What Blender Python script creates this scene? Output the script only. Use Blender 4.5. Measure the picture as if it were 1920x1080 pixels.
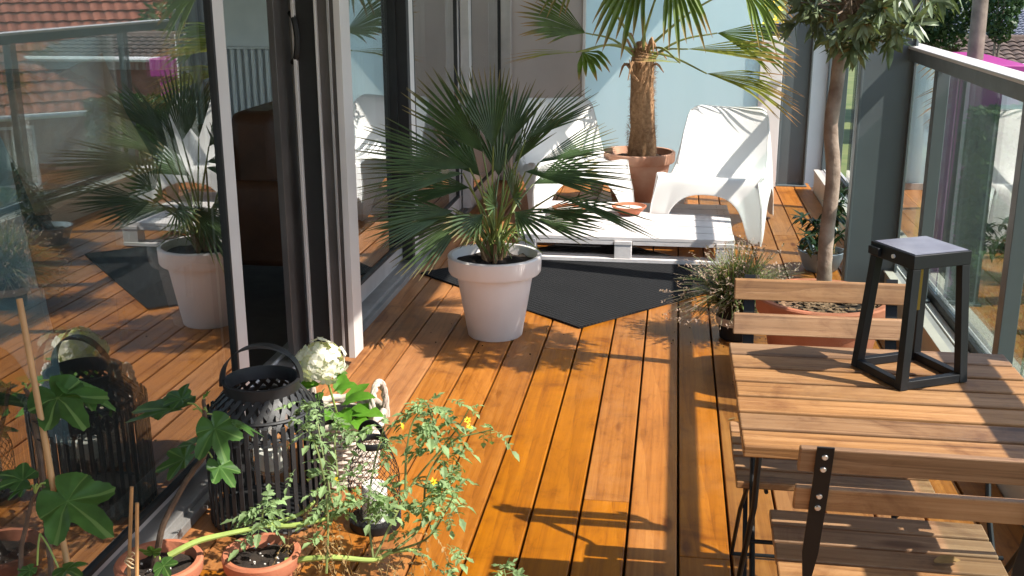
import bpy, math, random
from math import radians, sin, cos, pi, sqrt, atan2, exp
from mathutils import Vector, Matrix, noise
V = Vector
random.seed(7)
for o in list(bpy.data.objects): bpy.data.objects.remove(o)
S = bpy.context.scene
C = S.collection

# ------------------------------------------------------------------ camera
CAM_F, CAM_P, CAM_Y, CAM_R, CAM_H = 2040.2, 15.97, 8.41, -0.178, 1.55
_p, _y, _r = radians(CAM_P), radians(CAM_Y), radians(CAM_R)
FW = V((-sin(_y)*cos(_p), cos(_y)*cos(_p), -sin(_p)))
RT0 = V((cos(_y), sin(_y), 0)); UP0 = RT0.cross(FW)
RT = cos(_r)*RT0 + sin(_r)*UP0; UP = -sin(_r)*RT0 + cos(_r)*UP0
EYE = V((0, 0, CAM_H))
cd = bpy.data.cameras.new('camera'); cam = bpy.data.objects.new('camera', cd); C.objects.link(cam)
m = Matrix((RT, UP, -FW)).transposed().to_4x4(); m.translation = EYE
cam.matrix_world = m
cd.sensor_width = 36; cd.lens = CAM_F/1920*36; cd.clip_end = 800; cd.clip_start = .05
S.camera = cam
def at(x, y, Y):
    """survey a point of the photograph at the depth Y (metres along the deck)"""
    d = FW + RT*((x-960)/CAM_F) - UP*((y-540)/CAM_F)
    return EYE + d*(Y/d.y)
def gnd(x, y, z=0):
    d = FW + RT*((x-960)/CAM_F) - UP*((y-540)/CAM_F)
    return EYE + d*((z-CAM_H)/d.z)

# ------------------------------------------------------------------ light
SUN = V((.85, -.23, 1.0)).normalized()
w = bpy.data.worlds.new('World'); S.world = w; w.use_nodes = True
nt = w.node_tree; nt.nodes.clear()
sky = nt.nodes.new('ShaderNodeTexSky'); sky.sky_type = 'NISHITA'; sky.sun_disc = False
sky.sun_elevation = math.asin(SUN.z); sky.sun_rotation = atan2(SUN.x, SUN.y)
bg = nt.nodes.new('ShaderNodeBackground'); bg.inputs[1].default_value = .15
wo = nt.nodes.new('ShaderNodeOutputWorld')
nt.links.new(sky.outputs[0], bg.inputs[0]); nt.links.new(bg.outputs[0], wo.inputs[0])
sl = bpy.data.lights.new('sun', 'SUN'); sl.energy = 4.1; sl.angle = radians(.53); sl.color = (1, .94, .84)
so = bpy.data.objects.new('sun', sl); C.objects.link(so); so.location = (20, -5, 30)
so.rotation_euler = SUN.to_track_quat('Z', 'Y').to_euler()
S.view_settings.view_transform = 'Standard'; S.view_settings.look = 'None'
S.view_settings.exposure = 1.08; S.view_settings.gamma = 1
S.render.engine = 'CYCLES'
S.cycles.max_bounces = 10; S.cycles.transparent_max_bounces = 24; S.cycles.glossy_bounces = 5

# ------------------------------------------------------------------ materials
def _n(nt, t, **kw):
    n = nt.nodes.new(t)
    for k, v in kw.items(): setattr(n, k, v)
    return n
def _mix(nt, fac, a, b, mode='MIX'):
    n = nt.nodes.new('ShaderNodeMix'); n.data_type = 'RGBA'; n.blend_type = mode
    for i, v in ((0, fac), (6, a), (7, b)):
        if hasattr(v, 'default_value') or hasattr(v, 'links'): nt.links.new(v, n.inputs[i])
        elif i == 0: n.inputs[0].default_value = v
        else: n.inputs[i].default_value = (*v, 1)
    return n.outputs[2]
def _math(nt, op, a, b=None, clamp=False):
    n = nt.nodes.new('ShaderNodeMath'); n.operation = op; n.use_clamp = clamp
    for i, v in ((0, a), (1, b)):
        if v is None: continue
        if isinstance(v, (int, float)): n.inputs[i].default_value = v
        else: nt.links.new(v, n.inputs[i])
    return n.outputs[0]
def _ramp(nt, fac, stops):
    n = nt.nodes.new('ShaderNodeValToRGB'); nt.links.new(fac, n.inputs[0])
    e = n.color_ramp.elements
    while len(e) < len(stops): e.new(.5)
    for el, (p, c) in zip(e, stops):
        el.position = p; el.color = (*c, 1) if len(c) == 3 else c
    return n.outputs[0]
def newmat(name):
    m = bpy.data.materials.new(name); m.use_nodes = True
    nt = m.node_tree; nt.nodes.clear()
    out = nt.nodes.new('ShaderNodeOutputMaterial'); bs = nt.nodes.new('ShaderNodeBsdfPrincipled')
    nt.links.new(bs.outputs[0], out.inputs[0])
    return m, nt, bs, out
def _coord(nt, scale=(1, 1, 1), rnd=True, kind=3):
    tc = nt.nodes.new('ShaderNodeTexCoord'); mp = nt.nodes.new('ShaderNodeMapping')
    mp.inputs['Scale'].default_value = scale
    nt.links.new(tc.outputs[kind], mp.inputs[0])
    if rnd:
        oi = nt.nodes.new('ShaderNodeObjectInfo')
        v = nt.nodes.new('ShaderNodeVectorMath'); v.operation = 'SCALE'; v.inputs[0].default_value = (37, 53, 71)
        nt.links.new(oi.outputs['Random'], v.inputs['Scale']); nt.links.new(v.outputs[0], mp.inputs['Location'])
    return mp.outputs[0]
def _noise(nt, co, scale, detail=5, rough=.55, dist=0):
    n = nt.nodes.new('ShaderNodeTexNoise'); nt.links.new(co, n.inputs['Vector'])
    n.inputs['Scale'].default_value = scale; n.inputs['Detail'].default_value = detail
    n.inputs['Roughness'].default_value = rough; n.inputs['Distortion'].default_value = dist
    return n.outputs[0]
def _bump(nt, bs, h, strength=.3, dist=.005):
    b = nt.nodes.new('ShaderNodeBump'); b.inputs['Strength'].default_value = strength; b.inputs['Distance'].default_value = dist
    nt.links.new(h, b.inputs['Height']); nt.links.new(b.outputs[0], bs.inputs['Normal'])
def plain(name, col, rough=.5, var=.15, scale=8, metal=0, bump=.0, bscale=60, spec=.5, col2=None, objvar=0):
    m, nt, bs, out = newmat(name)
    co = _coord(nt)
    f = _noise(nt, co, scale)
    f = _ramp(nt, f, [(.3, (0, 0, 0)), (.7, (1, 1, 1))])
    c2 = col2 or tuple(min(1, c*(1+var)) for c in col); c1 = col if col2 else tuple(c*(1-var) for c in col)
    c = _mix(nt, f, c1, c2)
    if objvar:
        oi = nt.nodes.new('ShaderNodeObjectInfo')
        hv = nt.nodes.new('ShaderNodeHueSaturation')
        nt.links.new(_math(nt, 'MULTIPLY_ADD', oi.outputs['Random'], objvar), hv.inputs['Value'])
        hv.inputs['Value'].links[0].from_node.inputs[2].default_value = 1-objvar/2
        nt.links.new(c, hv.inputs['Color']); c = hv.outputs[0]
    nt.links.new(c, bs.inputs['Base Color'])
    r = _math(nt, 'MULTIPLY_ADD', _noise(nt, co, scale*3), .25); r.node.inputs[2].default_value = rough-.12
    nt.links.new(r, bs.inputs['Roughness'])
    bs.inputs['Metallic'].default_value = metal; bs.inputs['Specular IOR Level'].default_value = spec
    if bump: _bump(nt, bs, _noise(nt, co, bscale, 6), bump)
    return m
def wood(name, c_dark, c_mid, c_light, axis=1, rough=.45, objvar=.25, stain=.4, bump=.25, gs=1.0, dust=(.55, .34, .20)):
    m, nt, bs, out = newmat(name)
    sc = [14*gs]*3; sc[axis] = .9*gs
    co = _coord(nt, tuple(sc))
    d = _noise(nt, co, .55, 3, .5)
    wv = nt.nodes.new('ShaderNodeTexWave'); wv.wave_type = 'BANDS'; wv.bands_direction = 'DIAGONAL' ; wv.wave_profile = 'SAW'
    nt.links.new(co, wv.inputs['Vector']); wv.inputs['Scale'].default_value = .55; wv.inputs['Distortion'].default_value = 7
    wv.inputs['Detail'].default_value = 4; wv.inputs['Detail Scale'].default_value = .9
    sf_ = [60*gs]*3; sf_[axis] = 1.3*gs
    fine = _noise(nt, _coord(nt, tuple(sf_)), 1.0, 9, .72, .3)
    g = _math(nt, 'ADD', _math(nt, 'MULTIPLY', wv.outputs[1], .13), _math(nt, 'MULTIPLY', fine, .87))
    c = _ramp(nt, g, [(.28, c_dark), (.47, c_mid), (.68, c_light)])
    co2 = _coord(nt, (1, 1, 1))
    st = _ramp(nt, _noise(nt, co2, 4.2, 8, .66, .8), [(.30, (1-stain, 1-stain*1.15, 1-stain*1.2)), (.45, (1-stain*.25,)*3), (.60, (1, 1, 1))])
    c = _mix(nt, 1.0, c, st, 'MULTIPLY')
    st2 = _ramp(nt, _noise(nt, _coord(nt, tuple(3.5 if i == axis else 11 for i in range(3))), 2.4, 7, .7, 1.2), [(.30, (1-stain*.55, 1-stain*.7, 1-stain*.75)), (.47, (1, 1, 1))])
    c = _mix(nt, 1.0, c, st2, 'MULTIPLY')
    # knots
    co3 = _coord(nt, tuple(2.1 if i == axis else 6.5 for i in range(3)))
    vo = nt.nodes.new('ShaderNodeTexVoronoi'); nt.links.new(co3, vo.inputs['Vector']); vo.inputs['Scale'].default_value = .8
    kn = _ramp(nt, vo.outputs[0], [(.05, (.33, .22, .15)), (.11, (1, 1, 1))])
    c = _mix(nt, .8, c, kn, 'MULTIPLY')
    oi = nt.nodes.new('ShaderNodeObjectInfo'); hv = nt.nodes.new('ShaderNodeHueSaturation')
    v = _math(nt, 'MULTIPLY_ADD', oi.outputs['Random'], objvar); v.node.inputs[2].default_value = 1-objvar/2
    nt.links.new(v, hv.inputs['Value'])
    sv = _math(nt, 'MULTIPLY_ADD', _math(nt, 'FRACT', _math(nt, 'MULTIPLY', oi.outputs['Random'], 7.31)), .18); sv.node.inputs[2].default_value = .92
    nt.links.new(sv, hv.inputs['Saturation'])
    wear = _ramp(nt, _noise(nt, _coord(nt, (1,1,1)), 1.7, 9, .7, .4), [(.52, (0,0,0)), (.75, (.26,.26,.26))])
    c = _mix(nt, wear, c, dust)
    nt.links.new(c, hv.inputs['Color'])
    nt.links.new(hv.outputs[0], bs.inputs['Base Color'])
    r = _math(nt, 'MULTIPLY_ADD', d, .3); r.node.inputs[2].default_value = rough-.15
    nt.links.new(r, bs.inputs['Roughness'])
    _bump(nt, bs, g, bump, .002)
    return m
def leafmat(name, col, tip=None, tip_at=.8, back=None, trans=.3, rough=.4, var=.35, scale=9, mid=None):
    """leaf: colour noise, dry tips by the per-vertex 't' (0 base .. 1 tip), thin translucency"""
    m, nt, bs, out = newmat(name)
    co = _coord(nt)
    f = _ramp(nt, _noise(nt, co, scale, 3), [(.3, (0, 0, 0)), (.7, (1, 1, 1))])
    c = _mix(nt, f, tuple(x*(1-var) for x in col), tuple(min(1, x*(1+var)) for x in col))
    if tip:
        a = nt.nodes.new('ShaderNodeAttribute'); a.attribute_name = 't'
        tt = _math(nt, 'ADD', a.outputs['Fac'], _math(nt, 'MULTIPLY', _math(nt, 'SUBTRACT', _noise(nt, co, 3.0, 2), .5), .5))
        stops = [(max(0, tip_at-.22), (0, 0, 0)), (tip_at, (1, 1, 1))]
        c = _mix(nt, _ramp(nt, tt, stops), c, tip)
    nt.links.new(c, bs.inputs['Base Color']); bs.inputs['Roughness'].default_value = rough
    bs.inputs['Specular IOR Level'].default_value = .45
    tr = nt.nodes.new('ShaderNodeBsdfTranslucent')
    nt.links.new(_mix(nt, 1.0, c, (1.0, 1.15, .5), 'MULTIPLY'), tr.inputs[0])
    mx = nt.nodes.new('ShaderNodeMixShader'); mx.inputs[0].default_value = trans
    nt.links.new(bs.outputs[0], mx.inputs[1]); nt.links.new(tr.outputs[0], mx.inputs[2]); nt.links.new(mx.outputs[0], out.inputs[0])
    return m
def glassmat(name, tint=(.9, .95, .93), f0=.06, rtint=(.96, .97, .97), dirt=.03, pw=4.2):
    """pane of a thin box: Schlick reflection over straight-through transparency, plus a trace of dust"""
    m, nt, bs, out = newmat(name); nt.nodes.remove(bs)
    ge = nt.nodes.new('ShaderNodeNewGeometry')
    vm = nt.nodes.new('ShaderNodeVectorMath'); vm.operation = 'DOT_PRODUCT'
    nt.links.new(ge.outputs['Normal'], vm.inputs[0]); nt.links.new(ge.outputs['Incoming'], vm.inputs[1])
    cth = _math(nt, 'ABSOLUTE', vm.outputs['Value'])
    s = _math(nt, 'POWER', _math(nt, 'SUBTRACT', 1, cth, True), pw)
    fac = _math(nt, 'MULTIPLY_ADD', s, 1-f0); fac.node.inputs[2].default_value = f0
    tr = nt.nodes.new('ShaderNodeBsdfTransparent'); tr.inputs[0].default_value = (*tint, 1)
    gl = nt.nodes.new('ShaderNodeBsdfGlossy'); gl.inputs['Roughness'].default_value = 0; gl.inputs['Color'].default_value = (*rtint, 1)
    mx = nt.nodes.new('ShaderNodeMixShader')
    nt.links.new(fac, mx.inputs[0]); nt.links.new(tr.outputs[0], mx.inputs[1]); nt.links.new(gl.outputs[0], mx.inputs[2])
    df = nt.nodes.new('ShaderNodeBsdfDiffuse'); df.inputs[0].default_value = (.6, .62, .6, 1)
    dm = _math(nt, 'MULTIPLY', _ramp(nt, _noise(nt, _coord(nt), 2.2, 8, .7), [(.35, (0, 0, 0)), (.8, (1, 1, 1))]), dirt)
    m2 = nt.nodes.new('ShaderNodeMixShader')
    nt.links.new(dm, m2.inputs[0]); nt.links.new(mx.outputs[0], m2.inputs[1]); nt.links.new(df.outputs[0], m2.inputs[2])
    nt.links.new(m2.outputs[0], out.inputs[0])
    return m
M = {}
M['deck'] = wood('deck_wood', (.20, .064, .012), (.35, .128, .025), (.44, .178, .042), 1, .43, .20, .48, .3, 1.0, (.50, .27, .125))
M['tablewood'] = wood('acacia', (.13, .061, .025), (.31, .162, .072), (.43, .248, .125), 0, .55, .36, .5, .5, 1.2, (.42, .30, .17))
M['joist'] = plain('joist', (.05, .03, .02), .8)
M['alu'] = plain('anodised_alu', (.44, .42, .41), .40, .18, 5, .3, .04, 200)
M['alu_sill'] = plain('sill_alu', (.27, .26, .25), .45, .2, 6, .3, .05, 90)
M['alu_light'] = plain('light_alu', (.62, .59, .57), .4, .06, 3, .1)
M['alu_dark'] = plain('dark_alu', (.10, .09, .085), .4, .2, 5, .2)
M['black'] = plain('black_gasket', (.012, .012, .012), .6, .2)
M['steelgrey'] = plain('grey_paint', (.095, .112, .118), .42, .06, 4, 0, .03, 300)
M['cream'] = plain('cream_metal', (.52, .48, .42), .45, .1, 5)
M['whitemetal'] = plain('white_metal', (.72, .71, .69), .35, .05)
M['greywall'] = plain('plaster_grey', (.50, .46, .435), .85, .06, 3, 0, .15, 250)
M['whitewall'] = plain('plaster_white', (.78, .75, .73), .85, .05, 3, 0, .1, 250)
M['concrete'] = plain('concrete', (.42, .41, .39), .85, .1, 2, 0, .2, 80)
M['roomwall'] = plain('room_wall', (.84, .86, .87), .9, .04)
M['roomfloor'] = plain('room_floor', (.05, .036, .028), .6, .3, 4)
M['radiator'] = plain('radiator', (.82, .84, .86), .35, .03)
M['leather'] = plain('brown_leather', (.085, .032, .014), .5, .3, 6, 0, .2, 90)
M['tanfabric'] = plain('tan_fabric', (.72, .44, .30), .95, .25, 12, 0, .8, 120)
M['greyfabric'] = plain('grey_fabric', (.16, .17, .17), .95, .2, 20, 0, .5, 200)
M['paleblue'] = plain('pale_blue', (.45, .60, .66), .35, .08)
M['whiteplastic'] = plain('white_plastic', (.80, .79, .77), .33, .02, 4)
M['potwhite'] = plain('pot_white', (.78, .72, .69), .45, .04, 5, 0, .04, 150)
M['palletwhite'] = plain('pallet_white', (.74, .70, .69), .6, .07, 14, 0, .2, 60, objvar=.06)
M['terracotta'] = plain('terracotta', (.37, .115, .052), .8, .2, 9, 0, .25, 120, col2=(.47, .175, .095))
M['terracotta_old'] = plain('terracotta_old', (.40, .17, .095), .85, .25, 6, 0, .25, 120, col2=(.55, .33, .23))
M['soil'] = plain('soil', (.022, .014, .009), .95, .6, 30, 0, 1, 90)
M['bark_mulch'] = plain('mulch', (.22, .13, .07), .9, .5, 60, 0, .5, 90, objvar=.5)
M['bark'] = plain('tree_bark', (.16, .105, .075), .85, .4, 14, 0, .9, 40, col2=(.36, .28, .22))
M['fibre'] = plain('palm_fibre', (.20, .10, .045), .95, .5, 40, 0, .8, 90, col2=(.42, .25, .13))
M['palmleaf'] = leafmat('fan_palm_leaf', (.070, .115, .045), (.26, .20, .09), .99, trans=.2, rough=.38)
M['palmstalk'] = leafmat('fan_palm_stalk', (.20, .25, .07), trans=.1)
M['windleaf'] = leafmat('windmill_palm_leaf', (.11, .16, .03), (.40, .22, .085), .97, trans=.3, rough=.42)
M['drywindleaf'] = leafmat('drying_palm_leaf', (.30, .31, .055), (.42, .22, .10), .90, trans=.3, rough=.6)
M['windstalk'] = leafmat('windmill_palm_stalk', (.22, .24, .06), trans=.1)
M['treeleaf'] = leafmat('tree_leaf', (.16, .20, .11), (.26, .29, .19), 1.25, trans=.22, rough=.36, var=.5, scale=25)
M['treeyoung'] = leafmat('tree_bud', (.30, .16, .05), trans=.2)
M['lavender'] = leafmat('lavender', (.19, .27, .08), (.38, .28, .22), .62, trans=.25, rough=.7)
M['shrubleaf'] = leafmat('shrub_leaf', (.025, .05, .018), trans=.15, rough=.3)
M['figleaf'] = leafmat('fig_leaf', (.052, .125, .026), (.14, .24, .07), 1.0, trans=.32, rough=.42, scale=14)
M['figstem'] = plain('fig_stem', (.10, .062, .04), .8, .4, 30, 0, .6, 60)
M['tomleaf'] = leafmat('tomato_leaf', (.24, .35, .15), (.30, .35, .15), 1.1, trans=.35, rough=.6, var=.4, scale=18)
M['tomstem'] = plain('tomato_stem', (.26, .34, .08), .55, .3, 12)
M['tomthin'] = plain('tomato_twig', (.14, .17, .05), .6, .4, 20)
M['dryleaf'] = leafmat('withered_leaf', (.34, .22, .09), trans=.25, rough=.8, var=.5, scale=30)
M['yellow'] = plain('yellow_flower', (.75, .50, .02), .6, .2)
M['hydleaf'] = leafmat('hydrangea_leaf', (.12, .30, .03), trans=.35, rough=.4, scale=12)
M['petal'] = leafmat('hydrangea_petal', (.78, .74, .64), (.62, .42, .30), 1.12, trans=.3, rough=.6, var=.06)
M['wicker'] = plain('wicker', (.44, .36, .29), .75, .35, 25, 0, .4, 120, col2=(.62, .55, .48))
M['blackbamboo'] = plain('black_bamboo', (.018, .018, .019), .5, .3, 8, 0, .1, 90, objvar=.3)
M['blackmetal'] = plain('black_metal', (.009, .0095, .011), .5, .2, 6, spec=.3)
M['candle'] = plain('candle_wax', (.78, .74, .68), .5, .05)
M['cane'] = plain('bamboo_cane', (.46, .25, .10), .55, .25, 10)
M['string'] = plain('string', (.5, .38, .22), .9, .1)
M['screw'] = plain('screw', (.75, .72, .68), .3, .05, metal=.9)
M['solar'] = plain('solar_cell', (.16, .16, .21), .18, .3, 9, col2=(.26, .26, .31))
M['brass'] = plain('brass', (.45, .27, .06), .35, .2, metal=.6)
M['magenta'] = plain('magenta_paint', (.32, .03, .19), .5, .05)
M['darkgreen'] = plain('green_paint', (.015, .06, .045), .4, .1)
M['roof_red'] = plain('red_tiles', (.26, .07, .035), .8, .35, 3, 0, .3, 10, col2=(.40, .13, .07))
M['roof_grey'] = plain('grey_tiles', (.17, .18, .215), .6, .15, 3)
M['roof_brown'] = plain('brown_tiles', (.075, .05, .038), .9, .4, 2.5, 0, .6, 6, col2=(.14, .10, .08))
M['brick'] = plain('brick_wall', (.25, .12, .08), .9, .25, 4, 0, .3, 30)
M['render'] = plain('rendered_wall', (.55, .53, .50), .9, .08, 1.5)
M['windowdark'] = plain('window_glass', (.03, .035, .04), .08, .1)
M['hedge'] = leafmat('hedge_leaf', (.055, .105, .025), trans=.25, rough=.5, var=.5, scale=2)
M['hedgecore'] = plain('hedge_twigs', (.02, .025, .012), .95)
M['conifer'] = leafmat('dark_tree_leaf', (.03, .065, .02), trans=.2, rough=.5, var=.5, scale=1.2)
M['conifer2'] = leafmat('green_tree_leaf', (.06, .11, .025), trans=.25, rough=.5, var=.5, scale=1.2)
M['trunk'] = plain('trunk', (.17, .135, .105), .9, .3, 6, 0, .8, 20)
M['grass'] = plain('grass', (.07, .11, .025), .95, .4, 1.2, 0, .6, 30, col2=(.15, .16, .05))
M['paving'] = plain('paving', (.30, .27, .24), .9, .15, 1.5)
M['flowerbox'] = plain('flower_box', (.03, .03, .035), .5)
M['blueglaze'] = plain('grey_blue_pot', (.27, .31, .35), .4, .15)
def frosted():
    m, nt, bs, out = newmat('frosted_glass')
    nt.links.new(_mix(nt, _ramp(nt, _noise(nt, _coord(nt, (6, 6, .8)), 1.0, 6), [(.3, (0,0,0)), (.7, (1,1,1))]), (.78, .89, .90), (.86, .95, .955)), bs.inputs['Base Color']); bs.inputs['Roughness'].default_value = .3
    tr = nt.nodes.new('ShaderNodeBsdfTranslucent'); tr.inputs[0].default_value = (.74, .90, .91, 1)
    mx = nt.nodes.new('ShaderNodeMixShader'); mx.inputs[0].default_value = .6
    nt.links.new(bs.outputs[0], mx.inputs[1]); nt.links.new(tr.outputs[0], mx.inputs[2]); nt.links.new(mx.outputs[0], out.inputs[0])
    return m
M['frosted'] = frosted()
M['doorglass'] = glassmat('door_glass', (.72, .76, .75), .15, pw=2.4, dirt=.010)
M['railglass'] = glassmat('rail_glass', (.90, .96, .94), .05, pw=2.6, dirt=.02)
M['jarglass'] = glassmat('jar_glass', (.95, .97, .96), .05, dirt=.0)
def rugmat():
    m, nt, bs, out = newmat('rug_weave')
    tc = nt.nodes.new('ShaderNodeTexCoord'); mp = nt.nodes.new('ShaderNodeMapping'); nt.links.new(tc.outputs[3], mp.inputs[0])
    mp.inputs['Scale'].default_value = (1, 1, 1)
    ch = nt.nodes.new('ShaderNodeTexChecker'); nt.links.new(mp.outputs[0], ch.inputs['Vector']); ch.inputs['Scale'].default_value = 62
    n = _noise(nt, mp.outputs[0], 5, 5)
    c = _mix(nt, ch.outputs[1], (.004, .0042, .0048), (.026, .027, .029))
    c = _mix(nt, _math(nt, 'MULTIPLY', n, .5), c, (.022, .022, .024))
    nt.links.new(c, bs.inputs['Base Color']); bs.inputs['Roughness'].default_value = .9; bs.inputs['Specular IOR Level'].default_value = .15
    _bump(nt, bs, _math(nt, 'ADD', ch.outputs[1], _noise(nt, mp.outputs[0], 140, 3)), 1.0, .006)
    return m
M['rug'] = rugmat()

# ------------------------------------------------------------------ mesh helpers
class MB:
    def __init__(s): s.v = []; s.f = []; s.t = []; s.mi = []
    def vert(s, p, t=0.): s.v.append(tuple(p)); s.t.append(t); return len(s.v)-1
    def face(s, *i, m=0): s.f.append(i); s.mi.append(m)
    def box(s, a, b, M4=None):
        x0, y0, z0 = a; x1, y1, z1 = b
        P = [V(p) for p in ((x0,y0,z0),(x1,y0,z0),(x1,y1,z0),(x0,y1,z0),(x0,y0,z1),(x1,y0,z1),(x1,y1,z1),(x0,y1,z1))]
        if M4: P = [M4 @ p for p in P]
        i = [s.vert(p) for p in P]
        for q in ((0,3,2,1),(4,5,6,7),(0,1,5,4),(1,2,6,5),(2,3,7,6),(3,0,4,7)): s.face(*[i[k] for k in q])
        return s
    def bar(s, a, b, w, h, up=V((0,0,1))):
        a, b = V(a), V(b); d = (b-a); L = d.length; d.normalize()
        x = d.cross(up)
        if x.length < 1e-4: x = d.cross(V((1,0,0)))
        x.normalize(); z = x.cross(d)
        M4 = Matrix((x, d, z)).transposed().to_4x4(); M4.translation = a
        return s.box((-w/2, 0, -h/2), (w/2, L, h/2), M4)
    def tube(s, pts, rad, n=8, caps=True, t0=0, t1=0, closed=False, flat=None):
        pts = [V(p) for p in pts]; N = len(pts)
        if not hasattr(rad, '__len__'): rad = [rad]*N
        rings = []; prev = None
        for k in range(N):
            if closed: d = pts[(k+1) % N]-pts[k-1]
            else: d = pts[min(k+1, N-1)]-pts[max(k-1, 0)]
            if d.length < 1e-9: d = V((0,0,1))
            d.normalize()
            if prev is None:
                u = d.cross(V((0,0,1)));
                if u.length < 1e-3: u = d.cross(V((0,1,0)))
            else: u = prev - d*prev.dot(d)
            u.normalize(); prev = u; w_ = d.cross(u)
            fx = flat or 1
            rings.append([s.vert(pts[k]+(u*cos(2*pi*j/n)*rad[k]+w_*sin(2*pi*j/n)*rad[k]*fx), t0+(t1-t0)*k/max(1, N-1)) for j in range(n)])
        for k in range(N if closed else N-1):
            A, B = rings[k], rings[(k+1) % N]
            for j in range(n): s.face(A[j], A[(j+1) % n], B[(j+1) % n], B[j])
        if caps and not closed: s.face(*rings[0][::-1]); s.face(*rings[-1])
        return s
    def lathe(s, prof, c=(0,0,0), n=40, cap0=False, cap1=False, wob=0):
        c = V(c); rings = []
        for r, z in prof:
            rings.append([s.vert(c+V(((r+wob*noise.noise(V((cos(2*pi*j/n)*2, sin(2*pi*j/n)*2, z*6))))*cos(2*pi*j/n), (r)*sin(2*pi*j/n), z))) for j in range(n)])
        for A, B in zip(rings, rings[1:]):
            for j in range(n): s.face(A[j], A[(j+1) % n], B[(j+1) % n], B[j])
        if cap0: s.face(*rings[0][::-1])
        if cap1: s.face(*rings[-1])
        return s
    def build(s, name, mat, parent=None, loc=None, smooth=40, bevel=0, world=True):
        """world=True: the coordinates are world ones and are moved into the parent's (unrotated) frame"""
        me = bpy.data.meshes.new(name)
        off = V((0,0,0))
        if parent is not None and world: off = origin(parent)
        elif loc is not None and world: off = V(loc)
        me.from_pydata([(v[0]-off.x, v[1]-off.y, v[2]-off.z) for v in s.v], [], s.f)
        if any(s.t):
            at_ = me.attributes.new('t', 'FLOAT', 'POINT'); at_.data.foreach_set('value', s.t)
        mats = mat if isinstance(mat, (list, tuple)) else [mat]
        for q in mats: me.materials.append(M[q])
        if len(mats) > 1: me.polygons.foreach_set('material_index', s.mi)
        me.validate()
        if smooth:
            me.polygons.foreach_set('use_smooth', [True]*len(me.polygons)); me.set_sharp_from_angle(angle=radians(smooth))
        o = bpy.data.objects.new(name, me); C.objects.link(o)
        if parent is not None: o.parent = parent
        if loc is not None and parent is None: o.location = loc
        if bevel:
            b = o.modifiers.new('b', 'BEVEL'); b.width = bevel; b.segments = 2; b.limit_method = 'ANGLE'; b.angle_limit = radians(50)
            b.harden_normals = False
        return o
def origin(o):
    p = V((0,0,0))
    while o is not None: p = p+V(o.location); o = o.parent
    return p
def tag(o, label, cat, group=None):
    o['label'] = label; o['category'] = cat
    if group: o['group'] = group
    return o
def thing(name, label, cat, loc=(0,0,0), rz=0, group=None):
    o = bpy.data.objects.new(name, None); C.objects.link(o); o.empty_display_size = .1
    o.location = loc; o.rotation_euler = (0,0,rz)
    return tag(o, label, cat, group)
def struct(o): o['kind'] = 'structure'; return o
def stuff(o): o['kind'] = 'stuff'; return o
def boxpart(name, a, b, mat, parent, bevel=.002, world=True): return MB().box(a, b).build(name, mat, parent, bevel=bevel, world=world)
def inst(name, me, parent, loc=(0,0,0), rot=(0,0,0), mods=None):
    o = bpy.data.objects.new(name, me); C.objects.link(o); o.parent = parent; o.location = loc; o.rotation_euler = rot
    return o
def copy_tree(o, parent=None):
    c = o.copy(); C.objects.link(c); c.parent = parent
    for ch in list(o.children): copy_tree(ch, c)
    return c
def rnd(a, b): return random.uniform(a, b)
def bez(pts, n=24):
    """smooth curve through points (Catmull-Rom)"""
    P = [V(p) for p in pts]; P = [P[0]*2-P[1]]+P+[P[-1]*2-P[-2]]
    out = []; segs = len(P)-3
    for k in range(n+1):
        u = k/n*segs; i = min(int(u), segs-1); t = u-i
        a, b, c, d = P[i:i+4]
        out.append(.5*((2*b)+(c-a)*t+(2*a-5*b+4*c-d)*t*t+(3*b-a-3*c+d)*t**3))
    return out

# ================================================================== THE SETTING
G = -3.0                                   # the garden lies one storey below the deck
gm = MB(); gm.box((-300, -300, G-1), (300, 300, G)); struct(gm.build('ground', 'grass', smooth=0))
pv = MB(); pv.box((1.6, -20, G), (2.7, 40, G+.02)); struct(pv.build('garden_path', 'paving', smooth=0))

# deck: a joist bed with single boards
PITCH = .1456; GX0 = .059
deck = thing('deck', 'd', 'd'); del deck['label'], deck['category']; struct(deck)
boxpart('joist_bed', (-1.39, -1.6, -.16), (1.2, 8.62, -.034), 'joist', deck)
for k in range(-10, 7):
    x0 = GX0+PITCH*k+.0038; x1 = GX0+PITCH*(k+1)-.0038
    if x1 > 1.055: x1 = 1.055
    js = sorted(rnd(-.8, 8.2) for _ in range(2)) if k not in (0,) else [2.74, 6.9]
    ys = [-1.6]+js+[8.6]
    for a, b in zip(ys, ys[1:]):
        if b-a < .3: continue
        q = MB().box((x0, a+.002, -.032), (x1, b-.002, rnd(-.0008, .0008)))
        o = q.build('deck_board', 'deck', deck, smooth=0)
        bv = o.modifiers.new('b', 'BEVEL'); bv.width = .0035; bv.segments = 2

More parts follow.
